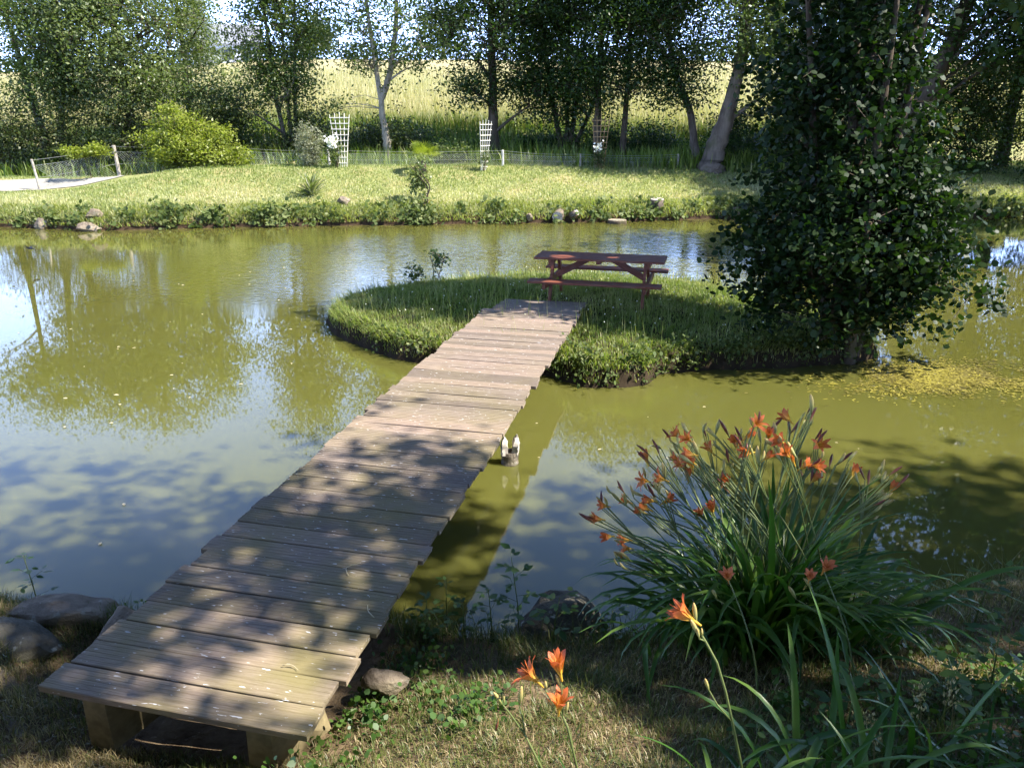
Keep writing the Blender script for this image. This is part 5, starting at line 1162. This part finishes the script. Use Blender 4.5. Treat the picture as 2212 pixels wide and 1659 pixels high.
# small broad-leaved weeds and ground cover
n = 1500; x = rng.uniform(-2.9, 4.0, n); y = rng.uniform(1.4, 4.5, n); sn = near_edge(x) - y
lx = (x + 1.59) * math.cos(BA) + (y - 2.96) * math.sin(BA); ly = -(x + 1.59) * math.sin(BA) + (y - 2.96) * math.cos(BA)
k = (sn > .05) & ~((np.abs(lx) < .60) & (ly > -.05)) & ((vnoise(x, y, 2.2, 41) > .45) | ((x > 1.25) & (y < 3.3)) | ((np.abs(lx - .78) < .16) & (rng.random(n) < .8)))
x, y = x[k], y[k]
P, N, A, LL, WW, tone, s = leafage(np.stack([x, y, ground_h(x, y) + rng.uniform(.02, .07, len(x))], 1), 22, .055, .034, .025, rng, 'hex', .5, 1.0, .2)
V, F, rn = leaf_cloud(P, N, A, LL, WW, tone, s)
tag(place('ground_cover', big_mesh('ground_cover', V, [F], rn, M['weed'])), 'small round-leaved weeds creeping over the near bank', 'weeds', kind='stuff')

def seedling(label, x, y, h, n_br, L, lm, seed, name='seedling', group=None, z=None):
    z0 = gz(x, y) if z is None else z; rr = random.Random(seed)
    root = empty(name, (x, y, z0)); tag(root, label, 'plant', group)
    g = Geo(); lean = Vector((rr.uniform(-.12, .12), rr.uniform(-.05, .05), 0)) * h
    pts = [Vector((0, 0, -.02)), Vector((lean.x * .3, lean.y * .3, h * .5)), Vector((lean.x, lean.y, h))]; g.tube(pts, [.005, .0035, .002], 5, False)
    leaves = []
    for k in range(n_br):
        f = .25 + .75 * (k + .5) / n_br; p = pts[0].lerp(pts[1], f * 2) if f < .5 else pts[1].lerp(pts[2], f * 2 - 1)
        a = k * 2.4 + rr.uniform(-.4, .4); q = p + Vector((math.cos(a), math.sin(a), .45)) * (L * 1.5 * (1.15 - .6 * f)); g.tube([p, q], .0016, 3, False)
        for j in range(3):
            leaves.append((p.lerp(q, .55 + .28 * j) + Vector((rr.uniform(-.3, .3), rr.uniform(-.3, .3), 0)) * L, a + (j - 1) * .9))
    g.build('stem', M['scape'], root)
    lm_ = None
    for i, (p, a) in enumerate(leaves):
        d = Vector((math.cos(a), math.sin(a), rr.uniform(-.25, .2))).normalized(); nn = Vector((rr.uniform(-.3, .3), rr.uniform(-.3, .3), 1)).normalized(); sd = d.cross(nn).normalized(); s_ = L * rr.uniform(.75, 1.15)
        gg = Geo(); gg.add([p, p + d * s_ * .35 + sd * s_ * .26, p + d * s_ * .75 + sd * s_ * .17, p + d * s_, p + d * s_ * .75 - sd * s_ * .17, p + d * s_ * .35 - sd * s_ * .26], [(0, 1, 2, 3), (0, 3, 4, 5)], [rr.random()] * 6)
        gg.build('leaf', M[lm], root)
seedling('slim leafy seedling growing beside the mossy boulder at the water edge', .05, 4.02, .62, 12, .07, 'weed', 1)
seedling('low leafy seedling in front of the mossy boulder', .24, 3.92, .34, 9, .075, 'weed', 2)
seedling('leafy sprig right of the mossy boulder by the water', .62, 4.05, .32, 7, .06, 'weed', 3)
GW = 'weeds growing along the right side of the footbridge'
for k, (x, y, h) in enumerate([(-.42, 4.28, .5), (-.30, 4.18, .32), (-.50, 3.95, .30), (-.12, 4.0, .35)]):
    seedling(['tall weed against the right side of the footbridge', 'thin weed at the water edge just right of the footbridge', 'leafy weed under the right edge of the footbridge', 'weed on the bank between the footbridge and the boulder'][k], x, y, h, 8, .055, 'weed', 10 + k, 'weed_plant', GW)
seedling('reddish green weed stalk in the water at the far left edge', -3.12, 4.45, .42, 8, .06, 'weed', 21, 'weed_plant', z=0.0)
seedling('tall weed in the shade at the right edge beside the daylilies', 2.55, 3.7, .42, 9, .07, 'weed', 22, 'weed_plant')
seedling('broad-leaved weed in the bottom right corner', 1.85, 2.75, .36, 10, .075, 'weed', 23, 'weed_plant')

plant('small daylily tuft in the shade left of the corner weeds', (1.62, 2.42, gz(1.62, 2.42)), 35, 16, .14, .7)
seedling('tall nettle-like weed right of the daylily tuft', 1.45, 2.75, .34, 11, .07, 'weed', 24, 'weed_plant')
seedling('bushy weed at the right edge of the near bank', 2.25, 3.05, .38, 13, .075, 'weed', 25, 'weed_plant')
seedling('low spreading weed under the rightmost close daylily', .98, 2.55, .24, 9, .06, 'weed', 26, 'weed_plant')
# grass seed heads at the bottom right
GG = 'seed heads of tall grass in the bottom right corner'
for k, (x, y, h, lb) in enumerate([(1.62, 2.5, .38, 'pale feathery grass seed head, tallest in the bottom right corner'), (1.40, 2.4, .28, 'pale drooping grass seed head at the bottom edge right of the daylily tuft'), (1.82, 2.62, .30, 'dry grass seed head near the right edge')]):
    z0 = gz(x, y); root = empty('grass_stalk', (x, y, z0)); tag(root, lb, 'grass', GG); rr = random.Random(k)
    g = Geo(); g.tube([(0, 0, 0), (-.02, 0, h * .6), (-.05, 0, h)], .0018, 4, False, a=[.6, .6, .6]); g.build('stem', M['bgrass'], root)
    g = Geo()
    for j in range(60):
        f = .6 + .45 * rr.random(); p = Vector((-.05 * f + rr.gauss(0, .014), rr.gauss(0, .014), h * f)); e = Vector((rr.gauss(0, .4), rr.gauss(0, .4), 1)).normalized() * .018; q = Vector((rr.gauss(0, 1), rr.gauss(0, 1), 0)).normalized() * .004
        g.add([p, p + e * .5 + q, p + e, p + e * .5 - q], [(0, 1, 2, 3)], [rr.uniform(.6, 1)] * 4)
    g.build('seed_head', M['bgrass'], root)

# crumpled blue and white wrapper
wr = Geo(); W_, H_ = .062, .085; vv = []
for j in range(5):
    for i in range(4):
        vv.append(Vector(((i / 3 - .5) * W_, (j / 4 - .5) * H_, .006 * math.sin(i * 2.1 + j * 1.7))))
wr.add(vv, [(j * 4 + i, j * 4 + i + 1, j * 4 + i + 5, j * 4 + i + 4) for j in range(4) for i in range(3)], [1.0 if (j in (0,)) else (0.0 if j < 4 else .6) for j in range(5) for i in range(4)])
t = NT('printed_wrapper'); c = t.ramp(t.attr(), [(0.0, (0.03, 0.12, 0.38)), (0.45, (0.05, 0.22, 0.52)), (0.6, (0.70, 0.74, 0.80)), (1.0, (0.78, 0.80, 0.84))])
wm = t.done(t.bsdf(c, .3, .5))
wo = wr.build('wrapper', wm, None, True, (2.18, 3.68, gz(2.18, 3.68) + .06), (R(58), R(14), R(-22)))
sol = wo.modifiers.new('thickness', 'SOLIDIFY'); sol.thickness = .001
tag(wo, 'small crumpled blue and white wrapper lying under the daylily leaves', 'litter')

# ------------------------------------------------------------------ things on the water
# weed mat right of the island
rng = np.random.default_rng(61)
n = 9000; x = 5.3 + rng.normal(0, .62, n); y = 9.35 + rng.normal(0, .32, n) + .12 * (x - 5.5)
k = (vnoise(x, y, 2.6, 51) + rng.normal(0, .25, n) > -.35) & (isl_d(x, y) < -.02); x, y = x[k], y[k]; n = len(x)
tone = np.clip(.36 + .35 * vnoise(x, y, 1.3, 52) + rng.normal(0, .2, n), 0, 1)
N = nrm(rng.normal(size=(n, 3)) * .12 + [[0, 0, 1]])
V, F, rn = leaf_cloud(np.stack([x, y, rng.uniform(.006, .016, n)], 1), N, rng.normal(size=(n, 3)) * [[1, .5, .05]], rng.uniform(.02, .07, n), rng.uniform(.006, .024, n), tone, 'hex', .02)
tag(place('floating_weed_mat', big_mesh('floating_weed_mat', V, [F], rn, M['mat'])), 'yellowish mat of floating weed and twigs at the foot of the alder', 'water weed', kind='stuff')
# fallen leaves on the open water
gl = Geo(); L_ = .05
gl.add([(-.5 * L_, 0, .001), (-.2 * L_, .3 * L_, .004), (.15 * L_, .28 * L_, .006), (.5 * L_, .02 * L_, .003), (.1 * L_, -.25 * L_, .007), (-.25 * L_, -.26 * L_, .004)], [(0, 1, 2, 3), (0, 3, 4, 5)], [.3, .5, .6, .8, .5, .4])
FLM = gl.mesh('floating_leaf', M['fallen'])
rr = random.Random(5); cnt = 0
while cnt < 58:
    x = rr.uniform(-7.5, -.6); y = rr.uniform(4.8, 17)
    if abs(x) > .66 * y: continue
    lx = (x + 1.59) * math.cos(BA) + (y - 2.96) * math.sin(BA)
    if lx > -.85 and y < 12: continue
    if float(isl_d(np.array(x), np.array(y))) > -.15: continue
    s_ = rr.uniform(.5, 1.25); o = place('floating_leaf', FLM, None, (x, y, .004), (0, 0, rr.uniform(0, 6.28)), (s_, s_, s_))
    tag(o, 'small pale fallen leaf floating on the water left of the footbridge', 'leaf', 'fallen leaves on the pond'); cnt += 1
cnt = 0
while cnt < 14:
    x = rr.uniform(.2, 4.5); y = rr.uniform(5.0, 8.6)
    if x > .6 * y: continue
    s_ = rr.uniform(.4, .9); o = place('floating_leaf', FLM, None, (x, y, .004), (0, 0, rr.uniform(0, 6.28)), (s_, s_, s_))
    tag(o, 'tiny pale fallen leaf floating on the green water right of the footbridge', 'leaf', 'fallen leaves right of the bridge'); cnt += 1

# dry bits lying on the planks
def twig(label, x, y, L, curl, rz):
    g = Geo(); g.tube([(L * (i / 6 - .5), L * curl * math.sin(math.pi * i / 6), .004 + .004 * math.sin(i)) for i in range(7)], [.0028 - .0002 * i for i in range(7)], 5, a=[.3] * 7)
    o = g.build('twig', M['fallen'], None, True, (x, y, .506), (0, 0, rz)); tag(o, label, 'twig', 'dry twigs on the footbridge')
twig('curled dry twig on the shaded planks near the right edge', -.95, 4.15, .15, .35, R(70))
twig('thin straight stalk lying across the near planks', -.78, 3.72, .13, .1, R(115))
twig('short pale twig near the front of the footbridge', -1.1, 3.25, .09, .2, R(-20))

# swallows
def swallow(label, loc, rot, s_):
    g = Geo(); n_ = 8
    g.tube([(0, -.085 + .17 * i / n_, .004 * math.sin(i)) for i in range(n_ + 1)], [.002, .010, .016, .019, .018, .015, .013, .011, .003], 8)
    for sx in (-1, 1):
        g.add([(sx * .010, .045, .008), (sx * .075, .055, .035), (sx * .16, -.02, .05), (sx * .075, .012, .034), (sx * .010, -.005, .006), (sx * .010, .045, .003), (sx * .075, .055, .030), (sx * .075, .012, .030), (sx * .010, -.005, .001)],
              [(0, 1, 3, 4), (1, 2, 3), (5, 6, 7, 8), (6, 2, 7)])
        g.add([(0, -.07, 0), (sx * .012, -.075, .002), (sx * .035, -.17, .004), (sx * .004, -.10, .002)], [(0, 1, 2, 3)])
    o = g.build('swallow', M['bird'], None, True, loc, rot); o.scale = (s_,) * 3
    tag(o, label, 'bird', 'swallows skimming the pond')
swallow('dark swallow skimming the far water in front of the cut logs', (1.72, 22.5, .42), (R(20), R(35), R(-150)), 1.35)
swallow('dark swallow flying low over the water at the right edge', (6.9, 12.2, .95), (R(10), R(-30), R(70)), 1.0)
swallow('dark swallow low over the water at the left edge', (-10.55, 17.3, .35), (R(5), R(10), R(80)), 1.2)
